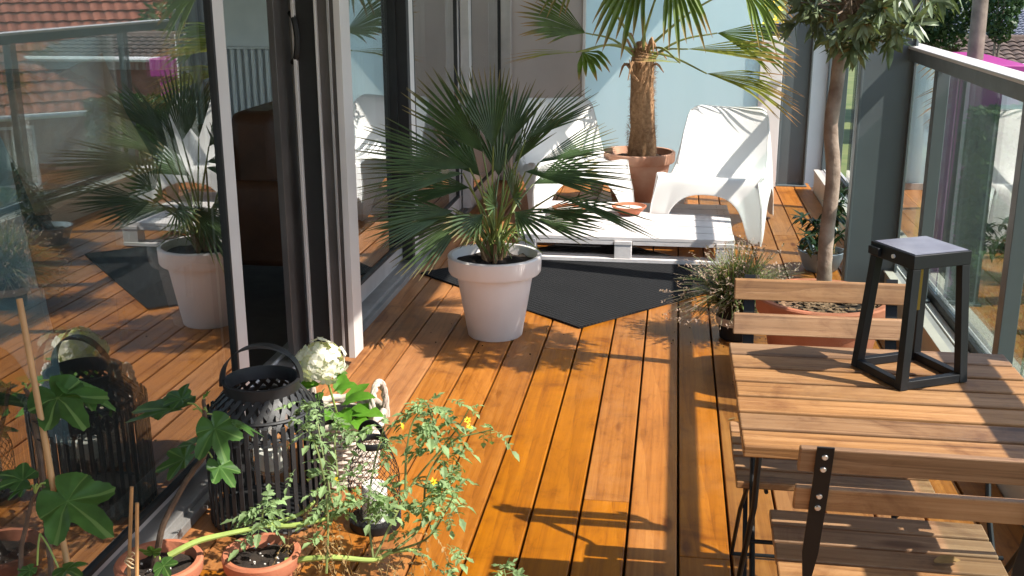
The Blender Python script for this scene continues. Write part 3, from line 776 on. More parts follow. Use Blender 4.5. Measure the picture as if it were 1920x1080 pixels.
# blade base, tip, half spread, segments, droop, dry, stalk start z
WL = [((1098,62,7.5),(976,12,7.35),.45,22,.10,0), ((1080,98,7.45),(950,106,7.25),.10,14,.06,1), ((1092,98,7.4),(1128,120,7.2),.5,9,.35,0),
      ((1345,62,7.6),(1492,90,7.5),.36,22,.18,0), ((1325,138,7.45),(1503,172,7.25),.30,22,.16,1), ((1275,118,7.3),(1190,108,7.1),.12,12,.05,1),
      ((1290,92,7.4),(1480,100,7.3),.22,14,.08,1), ((1205,-70,7.3),(1140,60,7.1),.34,11,.25,0), ((1255,-60,7.45),(1300,58,7.3),.34,11,.3,0),
      ((1200,-160,7.6),(1200,-320,7.6),.9,18,.2,0), ((1390,-30,7.5),(1480,40,7.3),.4,16,.3,0), ((1090,-45,7.5),(1000,-30,7.3),.5,18,.3,0)]
for bpx, tpx, sp, ns, dr, dry in WL:
    b, t = at(*bpx), at(*tpx); d = t-b
    n = V((0,-.75,.8)) if abs(d.normalized().z) < .7 else V((0,-1,.3))
    lf = fan_leaf(MB(), b, d, n, d.length*1.05, int(ns*.75), sp*1.5 if sp > .3 else sp, dr*.5, .5, 1.3, dr*2.0, ragged=.16)
    lo = lf.build('leaf', 'drywindleaf' if dry else 'windleaf', wp, smooth=0)
    c0 = WT+V((rnd(-.03,.03), rnd(-.03,.03), rnd(-.12,.08)))
    st = MB(); mid = c0.lerp(b, .5)+V((0,0,.05 if b.z > 1 else .03))
    st.tube(bez([c0, mid, b], 10), [.011-.006*k/10 for k in range(11)], 6); st.build('leaf_stalk', 'windstalk', lo)
# dead drooping leaf stubs
ds = MB()
for k in range(14):
    a = rnd(0, 2*pi); c0 = WT+V((cos(a)*.06, sin(a)*.06, rnd(-.15, .1)))
    ds.tube(bez([c0, c0+V((cos(a)*.06, sin(a)*.06, rnd(.02,.12))), c0+V((cos(a)*rnd(.08,.14), sin(a)*rnd(.08,.14), rnd(-.05,.14)))], 6), [.009]*5+[.006, .003], 5)
ds.build('leaf_stub', 'fibre', wp)

# ---- standard tree in the big terracotta pot
TC = V((.592, 4.12, 0))
st_ = thing('potted_standard_tree', 'clipped standard tree with a bare trunk in a wide terracotta pot', 'potted tree', TC)
MB().lathe(pot_profile(.248, .165, .375, .07, .018), TC, 56).build('pot', 'terracotta', st_)
soil(MB(), TC+V((0,0,.335)), .215, .01).build('soil', 'soil', st_)
mu = MB()
for k in range(420):
    a = rnd(0, 2*pi); r = .215*sqrt(random.random()); c = TC+V((r*cos(a), r*sin(a), .345+rnd(0,.012))); q = rnd(0, pi)
    L, W2 = rnd(.008,.022), rnd(.003,.008); u = V((cos(q), sin(q), rnd(-.3,.3)))*L; v = V((-sin(q), cos(q), rnd(-.3,.3)))*W2
    i0 = [mu.vert(c-u-v), mu.vert(c+u-v), mu.vert(c+u+v), mu.vert(c-u+v)]; mu.face(*i0)
stuff(mu.build('bark_mulch', 'bark_mulch', st_, smooth=0))
tr = bez([at(1545,530,4.2), at(1549,450,4.19), at(1562,330,4.17), at(1558,240,4.15), at(1570,150,4.13), at(1576,90,4.12), at(1590,10,4.12), at(1592,-60,4.12)], 34)
MB().tube(tr, [.0285-.006*k/34+.003*noise.noise(V((k*.7,0,0))) for k in range(35)], 14).build('trunk', 'bark', st_)
TCR = V((.640, 4.10, 1.60)); cr = MB(); tw = MB(); bud = MB()
def simple_leaf(mb, b, d, n, L, W2, fold=.25, droop=0, seg=3):
    d = d.normalized(); n = (n-d*n.dot(d)); n = n.normalized() if n.length > 1e-4 else d.orthogonal().normalized(); s = d.cross(n)
    prev = None
    for k in range(seg+1):
        t = k/seg; hw = W2*sin(pi*min(.98, .08+t*.9))**.8 if k < seg else .0004
        p = b+d*(L*t)-V((0,0,1))*(droop*L*t*t)
        row = [mb.vert(p-s*hw+n*hw*fold, t), mb.vert(p, t), mb.vert(p+s*hw+n*hw*fold, t)]
        if prev: mb.face(prev[0], prev[1], row[1], row[0]); mb.face(prev[1], prev[2], row[2], row[1])
        prev = row
for k in range(190):
    z = rnd(-1, 1); a = rnd(0, 2*pi); rr = rnd(.55, 1.0)**.6
    dirn = V((sqrt(1-z*z)*cos(a), sqrt(1-z*z)*sin(a), z))
    c = TCR+V((dirn.x*.30*rr, dirn.y*.30*rr, dirn.z*.33*rr))+V((rnd(-.03,.03), rnd(-.03,.03), rnd(-.03,.03)))
    ax = (dirn+V((rnd(-.5,.5), rnd(-.5,.5), rnd(-.2,.7)))).normalized()
    o1 = ax.orthogonal().normalized(); o2 = ax.cross(o1)
    nl = random.randint(7, 11)
    for q in range(nl):
        t = q/nl*2*pi*1.6; rad = o1*cos(t)+o2*sin(t); el = rnd(.15, 1.0)
        simple_leaf(cr, c-ax*rnd(0,.02), rad*cos(el)+ax*sin(el), ax, rnd(.055,.095), rnd(.009,.0135), .3, rnd(0,.25))
    base = TCR+V((rnd(-.03,.03), rnd(-.03,.03), rnd(-.25,.05)))
    if k % 2 == 0: tw.tube(bez([base, base.lerp(c, .5)+V((0,0,-.02)), c], 5), [.006,.005,.004,.003,.0025,.002], 5)
    if k % 3 == 0:
        for q in range(5): simple_leaf(bud, c, ax+V((rnd(-.6,.6), rnd(-.6,.6), rnd(-.6,.6))), o1, rnd(.014,.026), .004)
cr.build('crown', 'treeleaf', st_, smooth=0); tw.build('twigs', 'bark', st_); stuff(bud.build('buds', 'treeyoung', st_, smooth=0))

# ---- lavender in a dark pot
LC = V((.315, 4.70, 0))
lv = thing('potted_lavender', 'faded lavender with dry flower heads in a small dark pot', 'potted plant', LC)
MB().lathe(pot_profile(.098, .075, .19, .03), LC, 36).build('pot', 'blackmetal', lv)
MB().lathe([(.0905,.07), (.0935,.085), (.0955,.10), (.0945,.106)], LC, 36).build('pot_band', 'wicker', lv)
soil(MB(), LC+V((0,0,.165)), .085).build('soil', 'soil', lv)
lm = MB(); lh = MB()
for k in range(900):
    a = rnd(0, 2*pi); ee = rnd(-.12, 1.45); L = rnd(.14, .30); b = LC+V((rnd(-.05,.05), rnd(-.05,.05), .17))
    d = V((cos(a)*cos(ee)*1.1, sin(a)*cos(ee)*.8, sin(ee)*.95)); e = b+d*L+V((0,0,-.05*cos(ee)))
    mid = b.lerp(e, .55)+V((0,0,.035))
    s_ = d.cross(V((0,0,1))); s_ = s_.normalized()*.0022
    i0 = [lm.vert(b-s_*2, 0), lm.vert(b+s_*2, 0), lm.vert(mid+s_, .35), lm.vert(mid-s_, .35), lm.vert(e+s_*.6, .6), lm.vert(e-s_*.6, .6)]
    lm.face(i0[0], i0[1], i0[2], i0[3]); lm.face(i0[3], i0[2], i0[4], i0[5])
    for q in range(4):
        p = b.lerp(mid, rnd(.1, 1)); simple_leaf(lm, p, d+V((rnd(-.8,.8), rnd(-.8,.8), rnd(-.3,.6))), V((0,0,1)), rnd(.02,.045), .0022, .2, 0, 2)
    if random.random() < .62:
        for q in range(5):
            p = e+d*rnd(-.012, .02); simple_leaf(lh, p, V((rnd(-1,1), rnd(-1,1), rnd(-.6,1))), V((0,0,1)), rnd(.008,.016), .004, .3, 0, 2)
for k in range(len(lh.t)): lh.t[k] = .9
lm.build('foliage', 'lavender', lv, smooth=0); lh.build('flower_heads', 'lavender', lv, smooth=0)

# ---- dark leaved shrub in the grey blue pot
SC = V((.83, 5.95, 0))
sh = thing('potted_shrub', 'loose dark leaved shrub in a grey blue bowl by the steel column', 'potted plant', SC)
MB().lathe([(0,0),(.08,0),(.09,.01),(.125,.10),(.128,.11),(.12,.112),(.10,.07),(0,.06)], SC, 36).build('pot', 'blueglaze', sh)
soil(MB(), SC+V((0,0,.085)), .108).build('soil', 'soil', sh)
sm_ = MB(); sb_ = MB()
for bx, by, dep in ((1500,405,5.6),(1512,445,5.55),(1530,420,5.7),(1575,360,5.7),(1578,400,5.75),(1580,440,5.8),(1545,470,5.7),(1560,390,5.9),(1590,350,5.85),(1505,470,5.5)):
    e = at(bx, by, dep); c0 = SC+V((rnd(-.03,.03), rnd(-.03,.03), .08))
    pts = bez([c0, c0.lerp(e, .5)+V((0,0,.06)), e], 10); sb_.tube(pts, [.005-.0035*k/10 for k in range(11)], 5)
    for p in pts[4:]:
        for q in range(4): simple_leaf(sm_, p, V((rnd(-1,1), rnd(-1,1), rnd(-.7,.5))), V((0,0,1)), rnd(.05,.10), rnd(.008,.013), .2, rnd(0,.4))
sb_.build('stems', 'figstem', sh); sm_.build('foliage', 'shrubleaf', sh, smooth=0)
MB().tube([SC+V((.06,.0,.08)), SC+V((.075,0,.33))], .006, 8).build('cane', 'cane', sh)

# ---- folding table
TX0, TX1, TY0, TY1, TZ = .153, .775, 1.902, 2.517, .71
ft = thing('folding_table', 'square slatted acacia table on thin black folding legs', 'table', ((TX0+TX1)/2, (TY0+TY1)/2, 0))
n7 = 7; tp_ = (TY1-TY0)/n7
for k in range(n7):
    y = TY0+tp_*k
    MB().box((TX0+rnd(-.002,.002), y+.0068, TZ-.024), (TX1+rnd(-.002,.002), y+tp_-.0068, TZ+rnd(-.0006,.0006))).build('slat', 'tablewood', ft, bevel=.003, smooth=0)
for x in (TX0+.05, TX1-.05):
    MB().bar((x, TY0+.03, TZ-.0295), (x, TY1-.03, TZ-.0295), .022, .010).build('top_batten', 'blackmetal', ft)
    s_ = 1 if x < .4 else -1
    MB().tube([(x-.012*s_, TY0+.10, TZ-.038), (x-.012*s_, 2.04, .52), (x-.012*s_, TY1-.06, .006)], .0065, 8).build('leg', 'blackmetal', ft)
    MB().tube([(x+.006*s_, TY1-.10, TZ-.038), (x+.006*s_, 2.30, .42), (x+.006*s_, TY0+.02, .006)], .0065, 8).build('leg', 'blackmetal', ft)
for y in (TY1-.06, TY0+.02):
    MB().tube([(TX0+.045, y, .010), (TX1-.045, y, .010)], .0055, 8).build('foot_bar', 'blackmetal', ft)
MB().tube([(TX0+.045, 2.2, .355), (TX1-.045, 2.2, .355)], .005, 8).build('cross_bar', 'blackmetal', ft)

# ---- folding chairs: local frame, chair faces +y, origin on the floor under the middle of the seat
def folding_chair(lab, x, y, rz):
    r = thing('folding_chair', lab, 'chair', (x, y, 0), rz, 'slatted folding chairs at the table')
    W2 = .218; UX = .178
    for k in range(5):
        yy = -.13+k*.073
        MB().box((-W2+rnd(-.001,.001), yy+.005, .424), (W2+rnd(-.001,.001), yy+.068, .442)).build('seat_slat', 'tablewood', r, bevel=.003, smooth=0, world=False)
    def up(t):                         # line of the back upright (y, z)
        return (-.245+.33*(.795-t), t)
    for (za, zb) in ((.745,.795), (.660,.710)):
        q = MB()
        (ya, _), (yb, _) = up(za), up(zb)
        P = [(ya+.004, za), (yb+.004, zb), (yb+.020, zb), (ya+.020, za)]
        for sx in (-W2, W2):
            for (py_, pz_) in P: q.vert((sx, py_, pz_))
        for f in ((0,1,2,3),(7,6,5,4),(0,4,5,1),(1,5,6,2),(2,6,7,3),(3,7,4,0)): q.face(*f)
        bs_ = q.build('back_slat', 'tablewood', r, bevel=.003, smooth=0, world=False)
        for sx in (-1, 1):
            for dz in (.012, .038):
                z = za+dz; y0 = up(z)[0]
                MB().tube([(sx*UX, y0-.0052, z), (sx*UX, y0-.0075, z)], [.0055, .004], 10).build('screw', 'screw', bs_, world=False)
    for sx in (-1, 1):
        u = MB()
        yt, yb = up(.80)[0], up(.53)[0]
        # flat part, then twisting into a rod that runs down to the front foot
        ring = [(yt, .802, .014, .0025), (up(.70)[0], .70, .014, .0025), (yb, .56, .014, .0025), (yb+.012, .52, .010, .0035), (yb+.026, .48, .0055, .0055), (.02, .30, .0055, .0055), (.20, .012, .0055, .0055)]
        rows = []
        for (yy, zz, wx, wy) in ring: rows.append([u.vert((sx*UX+wx*a, yy-.002+wy*b, zz)) for a, b in ((-1,-1),(1,-1),(1,1),(-1,1))])
        for A, B in zip(rows, rows[1:]):
            for j in range(4): u.face(A[j], A[(j+1) % 4], B[(j+1) % 4], B[j])
        u.face(*rows[0]); u.face(*rows[-1][::-1])
        u.build('upright', 'blackmetal', r, world=False)
        MB().tube([(sx*.187, .19, .418), (sx*.187, -.01, .25), (sx*.187, -.21, .012)], .0055, 8).build('leg', 'blackmetal', r, world=False)
        MB().tube([(sx*.150, -.13, .4185), (sx*.150, .23, .4185)], .005, 6).build('seat_rail', 'blackmetal', r, world=False)
    MB().tube([(-.175, .20, .012), (.175, .20, .012)], .0055, 8).build('foot_bar', 'blackmetal', r, world=False)
    MB().tube([(-.19, -.21, .012), (.19, -.21, .012)], .0055, 8).build('foot_bar', 'blackmetal', r, world=False)
    return r
folding_chair('slatted acacia folding chair with a fallen leaf on its seat', .452, 1.955, radians(-1))
folding_chair('slatted acacia folding chair tucked under the table on the side of the tree pot', .392, 2.545, radians(180))
dl = MB(); c = gnd(1772, 1056, .446)
simple_leaf(dl, c-V((.02,0,0)), V((1,.1,.12)), V((0,0,1)), .05, .016, .35, .0, 5)
tag(dl.build('fallen_leaf', 'dryleaf', loc=c), 'dry yellow leaf lying on the folding chair seat', 'leaf')

# ---- solar lantern on the table
SL = V((.530, 2.345, TZ+.001)); SR = radians(27)
ln = thing('solar_lantern', 'black metal table lantern with a solar panel top', 'lantern', SL, SR)
def L_(x, y, z): return V((x, y, z))
hb, ht, hz = .086, .071, .262
for a in range(4):
    sx, sy = ((-1,-1),(1,-1),(1,1),(-1,1))[a]; tx, ty = ((-1,-1),(1,-1),(1,1),(-1,1))[(a+1) % 4]
    q = MB(); w_ = .0098
    for (h, z) in ((hb, 0), (ht, hz-.0042)):
        for dx, dy in ((-w_,-w_),(w_,-w_),(w_,w_),(-w_,w_)): q.vert((sx*h+dx-sx*w_, sy*h+dy-sy*w_, z))
    for f in ((3,2,1,0),(4,5,6,7),(0,1,5,4),(1,2,6,5),(2,3,7,6),(3,0,4,7)): q.face(*f)
    q.build('leg', 'blackmetal', ln, bevel=.001, world=False)
    MB().bar(L_(sx*(hb-w_)+(tx-sx)*.0043, sy*(hb-w_)+(ty-sy)*.0043, .0095), L_(tx*(hb-w_)-(tx-sx)*.0043, ty*(hb-w_)-(ty-sy)*.0043, .0095), .0165, .018).build('base_bar', 'blackmetal', ln, bevel=.001, world=False)
boxpart('top_box', (-ht-.001, -ht-.001, hz-.004), (ht+.001, ht+.001, hz+.026), 'blackmetal', ln, .0015, False)
boxpart('solar_panel', (-ht+.005, -ht+.005, hz+.0262), (ht-.005, ht-.005, hz+.0275), 'solar', ln, 0, False)
boxpart('lamp_holder', (-.03, -.03, hz-.014), (.03, .03, hz-.0042), 'blackmetal', ln, .001, False)
boxpart('filament_panel', (-.012, -.003, .145), (.012, .003, hz-.0145), 'brass', ln, .001, False)
boxpart('side_clip', (-ht-.010, .034, hz+.001), (-ht-.0012, .068, hz+.018), 'blackmetal', ln, .001, False)
MB().tube([(-ht-.0012, -.008, hz+.011), (-ht-.005, -.008, hz+.011)], .0045, 12).build('button', 'whitemetal', ln, world=False)

# ---- black bamboo lantern
BC = V((-1.155, 2.83, 0))
bl = thing('bamboo_lantern', 'large black bamboo lantern with a strap handle by the door track', 'lantern', BC)
R0 = .168
for z, r in ((.012, R0), (.30, R0-.002), (.345, R0-.018)):
    MB().tube([BC+V((r*cos(a*pi/24), r*sin(a*pi/24), z)) for a in range(48)], .0055, 6, closed=True).build('hoop', 'blackbamboo', bl)
MB().lathe([(R0-.012,.004), (R0-.004,.004), (R0-.004,.012), (0,.012)], BC, 40).build('base_plate', 'blackbamboo', bl)
MB().lathe([(.098,.392), (.108,.390), (.112,.43), (.104,.432), (.098,.392)], BC, 48).build('neck_ring', 'blackbamboo', bl)
sl0 = MB().box((-.0068, -.002, .0), (.0068, .002, .335)).build('slat', 'blackbamboo', bl, world=False, bevel=.001)
NS = 42
for k in range(NS):
    a = 2*pi*k/NS; o = sl0 if k == 0 else sl0.copy()
    if k: C.objects.link(o)
    o.location = ((R0+.004)*cos(a), (R0+.004)*sin(a), .004); o.rotation_euler = (0, 0, a+pi/2)
for k in range(26):
    for sg in (1, -1):
        a = 2*pi*k/26; q = MB(); rows = []
        for j in range(9):
            t = j/8; z = .285+.115*t; r = (R0+.006 if sg > 0 else R0+.002)-.066*t**1.5*1.0; aa = a+sg*t*.62
            c = BC+V((r*cos(aa), r*sin(aa), z)); tg = V((-sin(aa), cos(aa), 0))*.0075; nn = V((cos(aa), sin(aa), .3))*.0012
            rows.append([q.vert(c-tg-nn), q.vert(c+tg-nn), q.vert(c+tg+nn), q.vert(c-tg+nn)])
        for A, B in zip(rows, rows[1:]):
            for j in range(4): q.face(A[j], A[(j+1) % 4], B[(j+1) % 4], B[j])
        q.build('lattice_strip', 'blackbamboo', bl)
hd = MB(); rows = []
for k in range(25):
    t = k/24*pi; c = BC+V((-.108*cos(t)*1.0, -.03*cos(t), .415+.115*sin(t)**.8)); 
    rows.append([hd.vert(c+V((dx*.004*cos(t), dy, dx*.004*sin(t)))) for dx, dy in ((-1,-.014),(1,-.014),(1,.014),(-1,.014))])
for A, B in zip(rows, rows[1:]):
    for j in range(4): hd.face(A[j], A[(j+1) % 4], B[(j+1) % 4], B[j])
hd.face(*rows[0]); hd.face(*rows[-1]); hd.build('handle', 'blackbamboo', bl)
ch = thing('candle_glass', 'glass candle holder with a white candle inside the bamboo lantern', 'candle holder', BC+V((.01,0,.013)))
cz = BC+V((.01,0,.013))
MB().lathe([(0,0),(.05,0),(.05,.006),(.012,.02),(.010,.11),(.045,.13),(.055,.135),(.057,.25),(.055,.25),(.053,.14),(0,.135)], cz, 32).build('holder', 'jarglass', ch)
MB().lathe([(0,.137),(.036,.137),(.038,.142),(.037,.19),(.030,.196),(0,.19)], cz, 28).build('candle', 'candle', ch)
MB().lathe([(0,.018),(.07,.018),(.075,.024),(.07,.026),(0,.026)], cz-V((0,0,.012)), 28).build('foot_plate', 'blackmetal', ch)

# ---- wicker basket with hydrangea
HC = V((-1.005, 3.10, 0))
bk = thing('wicker_basket', 'grey washed wicker basket with twisted loop handles', 'basket', HC)
wv = MB()
for k in range(17):
    z = .012+k*.0125; r = .098+.03*(z/.21)
    wv.tube([HC+V(((r+.0045*cos(12*a*pi*2/96+k*pi))*cos(a*2*pi/96), (r+.0045*cos(12*a*pi*2/96+k*pi))*sin(a*2*pi/96), z+.0015*sin(5*a*2*pi/96+k))) for a in range(96)], .0062, 5, closed=True)
wv.build('weave', 'wicker', bk, smooth=60)
MB().tube([HC+V((.131*cos(a*pi/24), .131*sin(a*pi/24), .222+.003*sin(a*2.1))) for a in range(48)], .012, 8, closed=True).build('rim', 'wicker', bk, smooth=60)
for k in range(24):
    a = 2*pi*k/24; MB().tube([HC+V((.098*cos(a), .098*sin(a), .004)), HC+V((.127*cos(a), .127*sin(a), .222))], .004, 5).build('stake', 'wicker', bk)
for sg, ang in ((1, -.15), (-1, -.15)):
    for strand in range(3):
        pts = []
        for k in range(41):
            t = k/40*pi; loop = V((0, .055*cos(t)*1.0, .20+.135*sin(t)**.75)); ph = t*7+strand*2*pi/3
            c = HC+V((sg*.128*cos(ang), sg*.128*sin(ang), 0))+V((loop.y*-sin(ang)+ .006*cos(ph), loop.y*cos(ang)+.006*sin(ph)*abs(cos(t)), loop.z+.006*sin(ph)*sin(t)))
            pts.append(c)
        MB().tube(pts, .0062, 6).build('handle_strand', 'wicker', bk, smooth=60)
hy = thing('hydrangea', 'white hydrangea flower head over bright green leaves in the wicker basket', 'plant', HC+V((0,0,.05)))
MB().lathe([(.0,.05),(.09,.05),(.106,.20),(.11,.205),(.10,.205),(.092,.17),(0,.165)], HC, 32).build('inner_pot', 'black', hy)
soil(MB(), HC+V((0,0,.185)), .092).build('soil', 'soil', hy)
def ovate(mb, b, d, n, L, W2, droop=.25, fold=.3):
    d = d.normalized(); n = (n-d*n.dot(d)).normalized(); s = d.cross(n); prev = None
    for k in range(9):
        t = k/8; hw = W2*(sin(pi*min(1, t**.75)))**.75 if 0 < k < 8 else .0006
        hw *= 1+.07*(-1)**k
        p = b+d*(L*t)-V((0,0,1))*(droop*L*t*t)
        row = [mb.vert(p-s*hw+n*hw*fold, t), mb.vert(p-s*hw*.5+n*hw*fold*.65, t), mb.vert(p, t), mb.vert(p+s*hw*.5+n*hw*fold*.65, t), mb.vert(p+s*hw+n*hw*fold, t)]
        if prev:
            for j in range(4): mb.face(prev[j], prev[j+1], row[j+1], row[j])
        prev = row
FB = at(600, 680, 3.02)
stm = MB()
for e in (FB, at(650,765,3.06), at(560,770,3.0), at(620,800,2.98), at(690,770,3.05)):
    c0 = HC+V((rnd(-.03,.03), rnd(-.03,.03), .18)); stm.tube(bez([c0, c0.lerp(e,.5)+V((0,0,.02)), e], 8), .0035, 6)
stm.build('stems', 'tomstem', hy)
for (bx, by, bd, tx, ty, td, W2) in ((620,720,3.03,650,700,2.98,.022),(625,735,3.03,668,725,3.0,.025),(640,760,3.04,700,745,3.0,.030),(650,775,3.04,712,780,3.0,.032),
        (640,770,3.02,650,800,2.94,.03),(630,775,3.02,600,790,2.95,.026),(600,720,3.02,555,735,2.97,.026),(605,715,3.03,575,700,3.10,.022),(650,760,3.06,690,720,3.12,.028),
        (665,785,3.0,690,815,2.93,.026),(600,735,3.0,590,770,2.93,.022),(620,700,3.03,640,690,3.0,.018),(590,770,3.04,560,800,3.0,.03),(640,740,3.1,640,700,3.16,.026)):
    b, t = at(bx,by,bd), at(tx,ty,td); d = t-b; q = MB()
    ovate(q, b, d+V((0,0,.25*d.length)), V((rnd(-.3,.3), -.3, 1)), d.length*1.12+.012, W2)
    q.build('leaf', 'hydleaf', hy, smooth=60)
fl = MB()
for k in range(90):
    z = 1-2*(k+.5)/90; a = k*2.399963; dr = V((sqrt(1-z*z)*cos(a), sqrt(1-z*z)*sin(a), z))
    if dr.z < -.75 or random.random() < .08: continue
    c = FB+V((dr.x*.066, dr.y*.066, dr.z*.058))*(rnd(.84,1.12)+.38*noise.noise(dr*2.3+V((1.7,.3,0)))); o1 = (dr+V((rnd(-.3,.3),)*3)).normalized(); u = o1.orthogonal().normalized(); v = o1.cross(u); ph = rnd(0, 2*pi)
    for j in range(4):
        aa = ph+j*pi/2; dd = u*cos(aa)+v*sin(aa); ss = o1.cross(dd); L = rnd(.018,.026); wp_ = L*.5
        i0 = [fl.vert(c, 0), fl.vert(c+dd*L*.55-ss*wp_+o1*.004, .5), fl.vert(c+dd*L-ss*wp_*.45+o1*.003, .9), fl.vert(c+dd*L+ss*wp_*.45+o1*.003, 1), fl.vert(c+dd*L*.55+ss*wp_+o1*.004, .5)]
        fl.face(*i0)
fl.build('flower_head', 'petal', hy, smooth=0)

# ---- wire lantern with pillar candle
MC = V((-.822, 2.80, 0))
ml = thing('wire_lantern', 'small black wire mesh lantern with a loop handle beside the basket', 'lantern', MC)
MB().lathe([(0,.0),(.074,.0),(.076,.004),(.076,.026),(.072,.028),(0,.012)], MC, 36).build('base', 'blackmetal', ml)
MB().tube([MC+V((.040*cos(a*pi/16), .040*sin(a*pi/16), .262)) for a in range(32)], .007, 8, closed=True, flat=1.5).build('top_ring', 'blackmetal', ml)
def mrad(t): return .075 if t < .6 else .075-.035*((t-.6)/.4)**1.3
wire = MB()
for sg in (1, -1):
    for k in range(22):
        wire.tube([MC+V((mrad(j/16)*cos(2*pi*k/22+sg*j/16*2.5), mrad(j/16)*sin(2*pi*k/22+sg*j/16*2.5), .02+.24*j/16)) for j in range(17)], .0009, 3, caps=False)
stuff(wire.build('wire_mesh', 'blackmetal', ml))
hp = []
for k in range(21): t = k/20*pi; hp.append(MC+V((-.040*cos(t), .012*cos(t), .262+.062*sin(t)**.8)))
MB().tube(hp, .0045, 6, flat=1.8).build('handle', 'blackmetal', ml)
cm = MB().lathe([(0,.013),(.036,.013),(.037,.016),(.037,.125),(.034,.13),(.028,.126),(0,.124)], MC, 36)
tag(cm.build('pillar_candle', 'candle', loc=MC), 'white pillar candle standing in the wire mesh lantern', 'candle')

# ---- terracotta pots with tomato and fig plants
def clay_pot(p, rt, h, lab, cat='pot', name='terracotta_pot'):
    r = thing(name, lab, cat, p); p = V(p)
    MB().lathe(pot_profile(rt, rt*.68, h, .045, .010), p, 48).build('pot', 'terracotta', r)
    soil(MB(), p+V((0,0,h-.028)), rt*.9, .007).build('soil', 'soil', r)
    g = MB()
    for k in range(14):
        a = rnd(0, 2*pi); q = rnd(0, rt*.8); c = p+V((q*cos(a), q*sin(a), h-.018)); s = rnd(.001,.0025)
        g.box(c-V((s,s,s*.5)), c+V((s,s*.7,s)))
    stuff(g.build('grit', 'candle', r, smooth=0))
    return r
P2 = gnd(490, 1036, .15); P2.z = 0; P1 = gnd(298, 1052, .16); P1.z = 0; P3 = V((-1.24, 1.80, 0))
pot2 = clay_pot(P2, .096, .155, 'terracotta pot with bare dark soil and a thick green tomato stem', 'potted plant', 'potted_tomato')
pot1 = clay_pot(P1, .104, .165, 'terracotta pot with a leaning fig stem and two short canes', 'potted plant', 'potted_fig')
pot3 = clay_pot(P3, .11, .17, 'terracotta pot with a young fig tied to a tall bamboo cane', 'potted plant', 'potted_fig')
def fig_blade(mb, b, d, n, L, droop=.2):
    d = d.normalized(); n = (n-d*n.dot(d)).normalized(); s = d.cross(n)
    lobes = [(-1.75,.50,.42),(-.85,.82,.36),(0,1.0,.34),(.85,.82,.36),(1.75,.50,.42)]
    lobes = [(a+rnd(-.08,.08), l*rnd(.88,1.08), w_) for a, l, w_ in lobes]
    c = b+d*L*.34; NA = 84; rings = []
    cc = mb.vert(c-n*L*.03, 1.)
    for f in (.33, .66, 1):
        ring = []
        for k in range(NA):
            a = -pi+2*pi*(k+.5)/NA
            r = .30
            for la, ll, lw in lobes: r = max(r, .30+(ll*.66-.30)*exp(-((a-la)/lw)**2*.9-((a-la)/lw)**4*.35))
            if abs(abs(a)-pi) < .35: r *= .35+.65*abs(abs(a)-pi)/.35
            r *= 1+.025*sin(k*3.1)
            rr = r*L*f; p = c+d*rr*cos(a)+s*rr*sin(a)
            q = (p-b).dot(d)/L
            rib = min(abs(a-la) for la, _, _ in lobes)
            p = p+n*(L*.05*min(rib/.4, 1)*f*.9)-V((0,0,1))*droop*L*max(0,q)**2-V((0,0,1))*droop*.6*L*(r*f*sin(a))**2+n*L*.07*noise.noise(p*16)
            ring.append(mb.vert(p, 1. if rib < .075 else .1))
        rings.append(ring)
    for k in range(NA): mb.face(cc, rings[0][k], rings[0][(k+1) % NA])
    for A, B in zip(rings, rings[1:]):
        for k in range(NA): mb.face(A[k], B[k], B[(k+1) % NA], A[(k+1) % NA])
def fig_leaf(root, stem_pt, b, t, n, droop=.25, mat='figleaf'):
    q = MB(); d = V(t)-V(b); fig_blade(q, V(b), d, V(n), d.length, droop)
    lo = q.build('leaf', mat, root, smooth=75)
    MB().tube(bez([stem_pt, V(stem_pt).lerp(V(b), .5)+V((0,0,.008)), V(b)], 6), .0022, 6).build('leaf_stalk', 'tomstem', lo)
def stem(root, pts, r0, r1, nm='stem', mat='figstem', n=26):
    P = bez(pts, n); MB().tube([p+V((rnd(-1,1), rnd(-1,1), 0))*r1*.25 for p in P], [r0+(r1-r0)*k/n for k in range(n+1)], 8).build(nm, mat, root); return P
# fig in pot 1
s1 = stem(pot1, [P1+V((-.02,0,.13)), at(310,975,2.24), at(360,885,2.28), at(385,850,2.30), at(384,780,2.30), at(382,748,2.30)], .0085, .0045)
fig_leaf(pot1, at(382,776,2.30), at(362,768,2.30), at(250,752,2.36), (.1,-.2,1), .10)
fig_leaf(pot1, at(380,772,2.30), at(352,756,2.32), at(315,728,2.38), (-.3,-.5,1), .1)
fig_leaf(pot1, at(382,768,2.29), at(388,772,2.27), at(430,862,2.20), (.25,-.8,.6), .05)
fig_leaf(pot1, at(384,776,2.30), at(415,790,2.32), at(490,800,2.38), (.2,.1,1), .25)
fig_leaf(pot1, at(384,850,2.30), at(375,846,2.29), at(286,878,2.26), (0,-.35,1), .10)
fig_leaf(pot1, at(385,846,2.31), at(372,835,2.33), at(352,818,2.42), (-.2,-.2,1), .1)
fig_leaf(pot1, at(386,850,2.30), at(398,858,2.28), at(440,904,2.22), (.3,-.2,1), .15)
fig_leaf(pot1, at(386,848,2.31), at(392,842,2.32), at(412,836,2.38), (.1,-.3,1), .2)
fig_leaf(pot1, at(382,748,2.30), at(384,745,2.30), at(388,732,2.29), (.9,-.5,.2), .0)
fig_leaf(pot1, at(290,1045,2.22), at(288,1040,2.2), at(278,1020,2.16), (.2,-.9,.4), .1)
fig_leaf(pot1, at(300,1050,2.22), at(300,1050,2.2), at(318,1078,2.14), (.2,-.7,.7), .1)
for a, b in (((236,1062,2.17),(247,913,2.19)), ((252,1066,2.16),(257,943,2.17))):
    MB().tube([at(*a)-V((0,0,.06)), at(*b)], .0045, 8).build('cane', 'cane', pot1)
tp2 = MB()
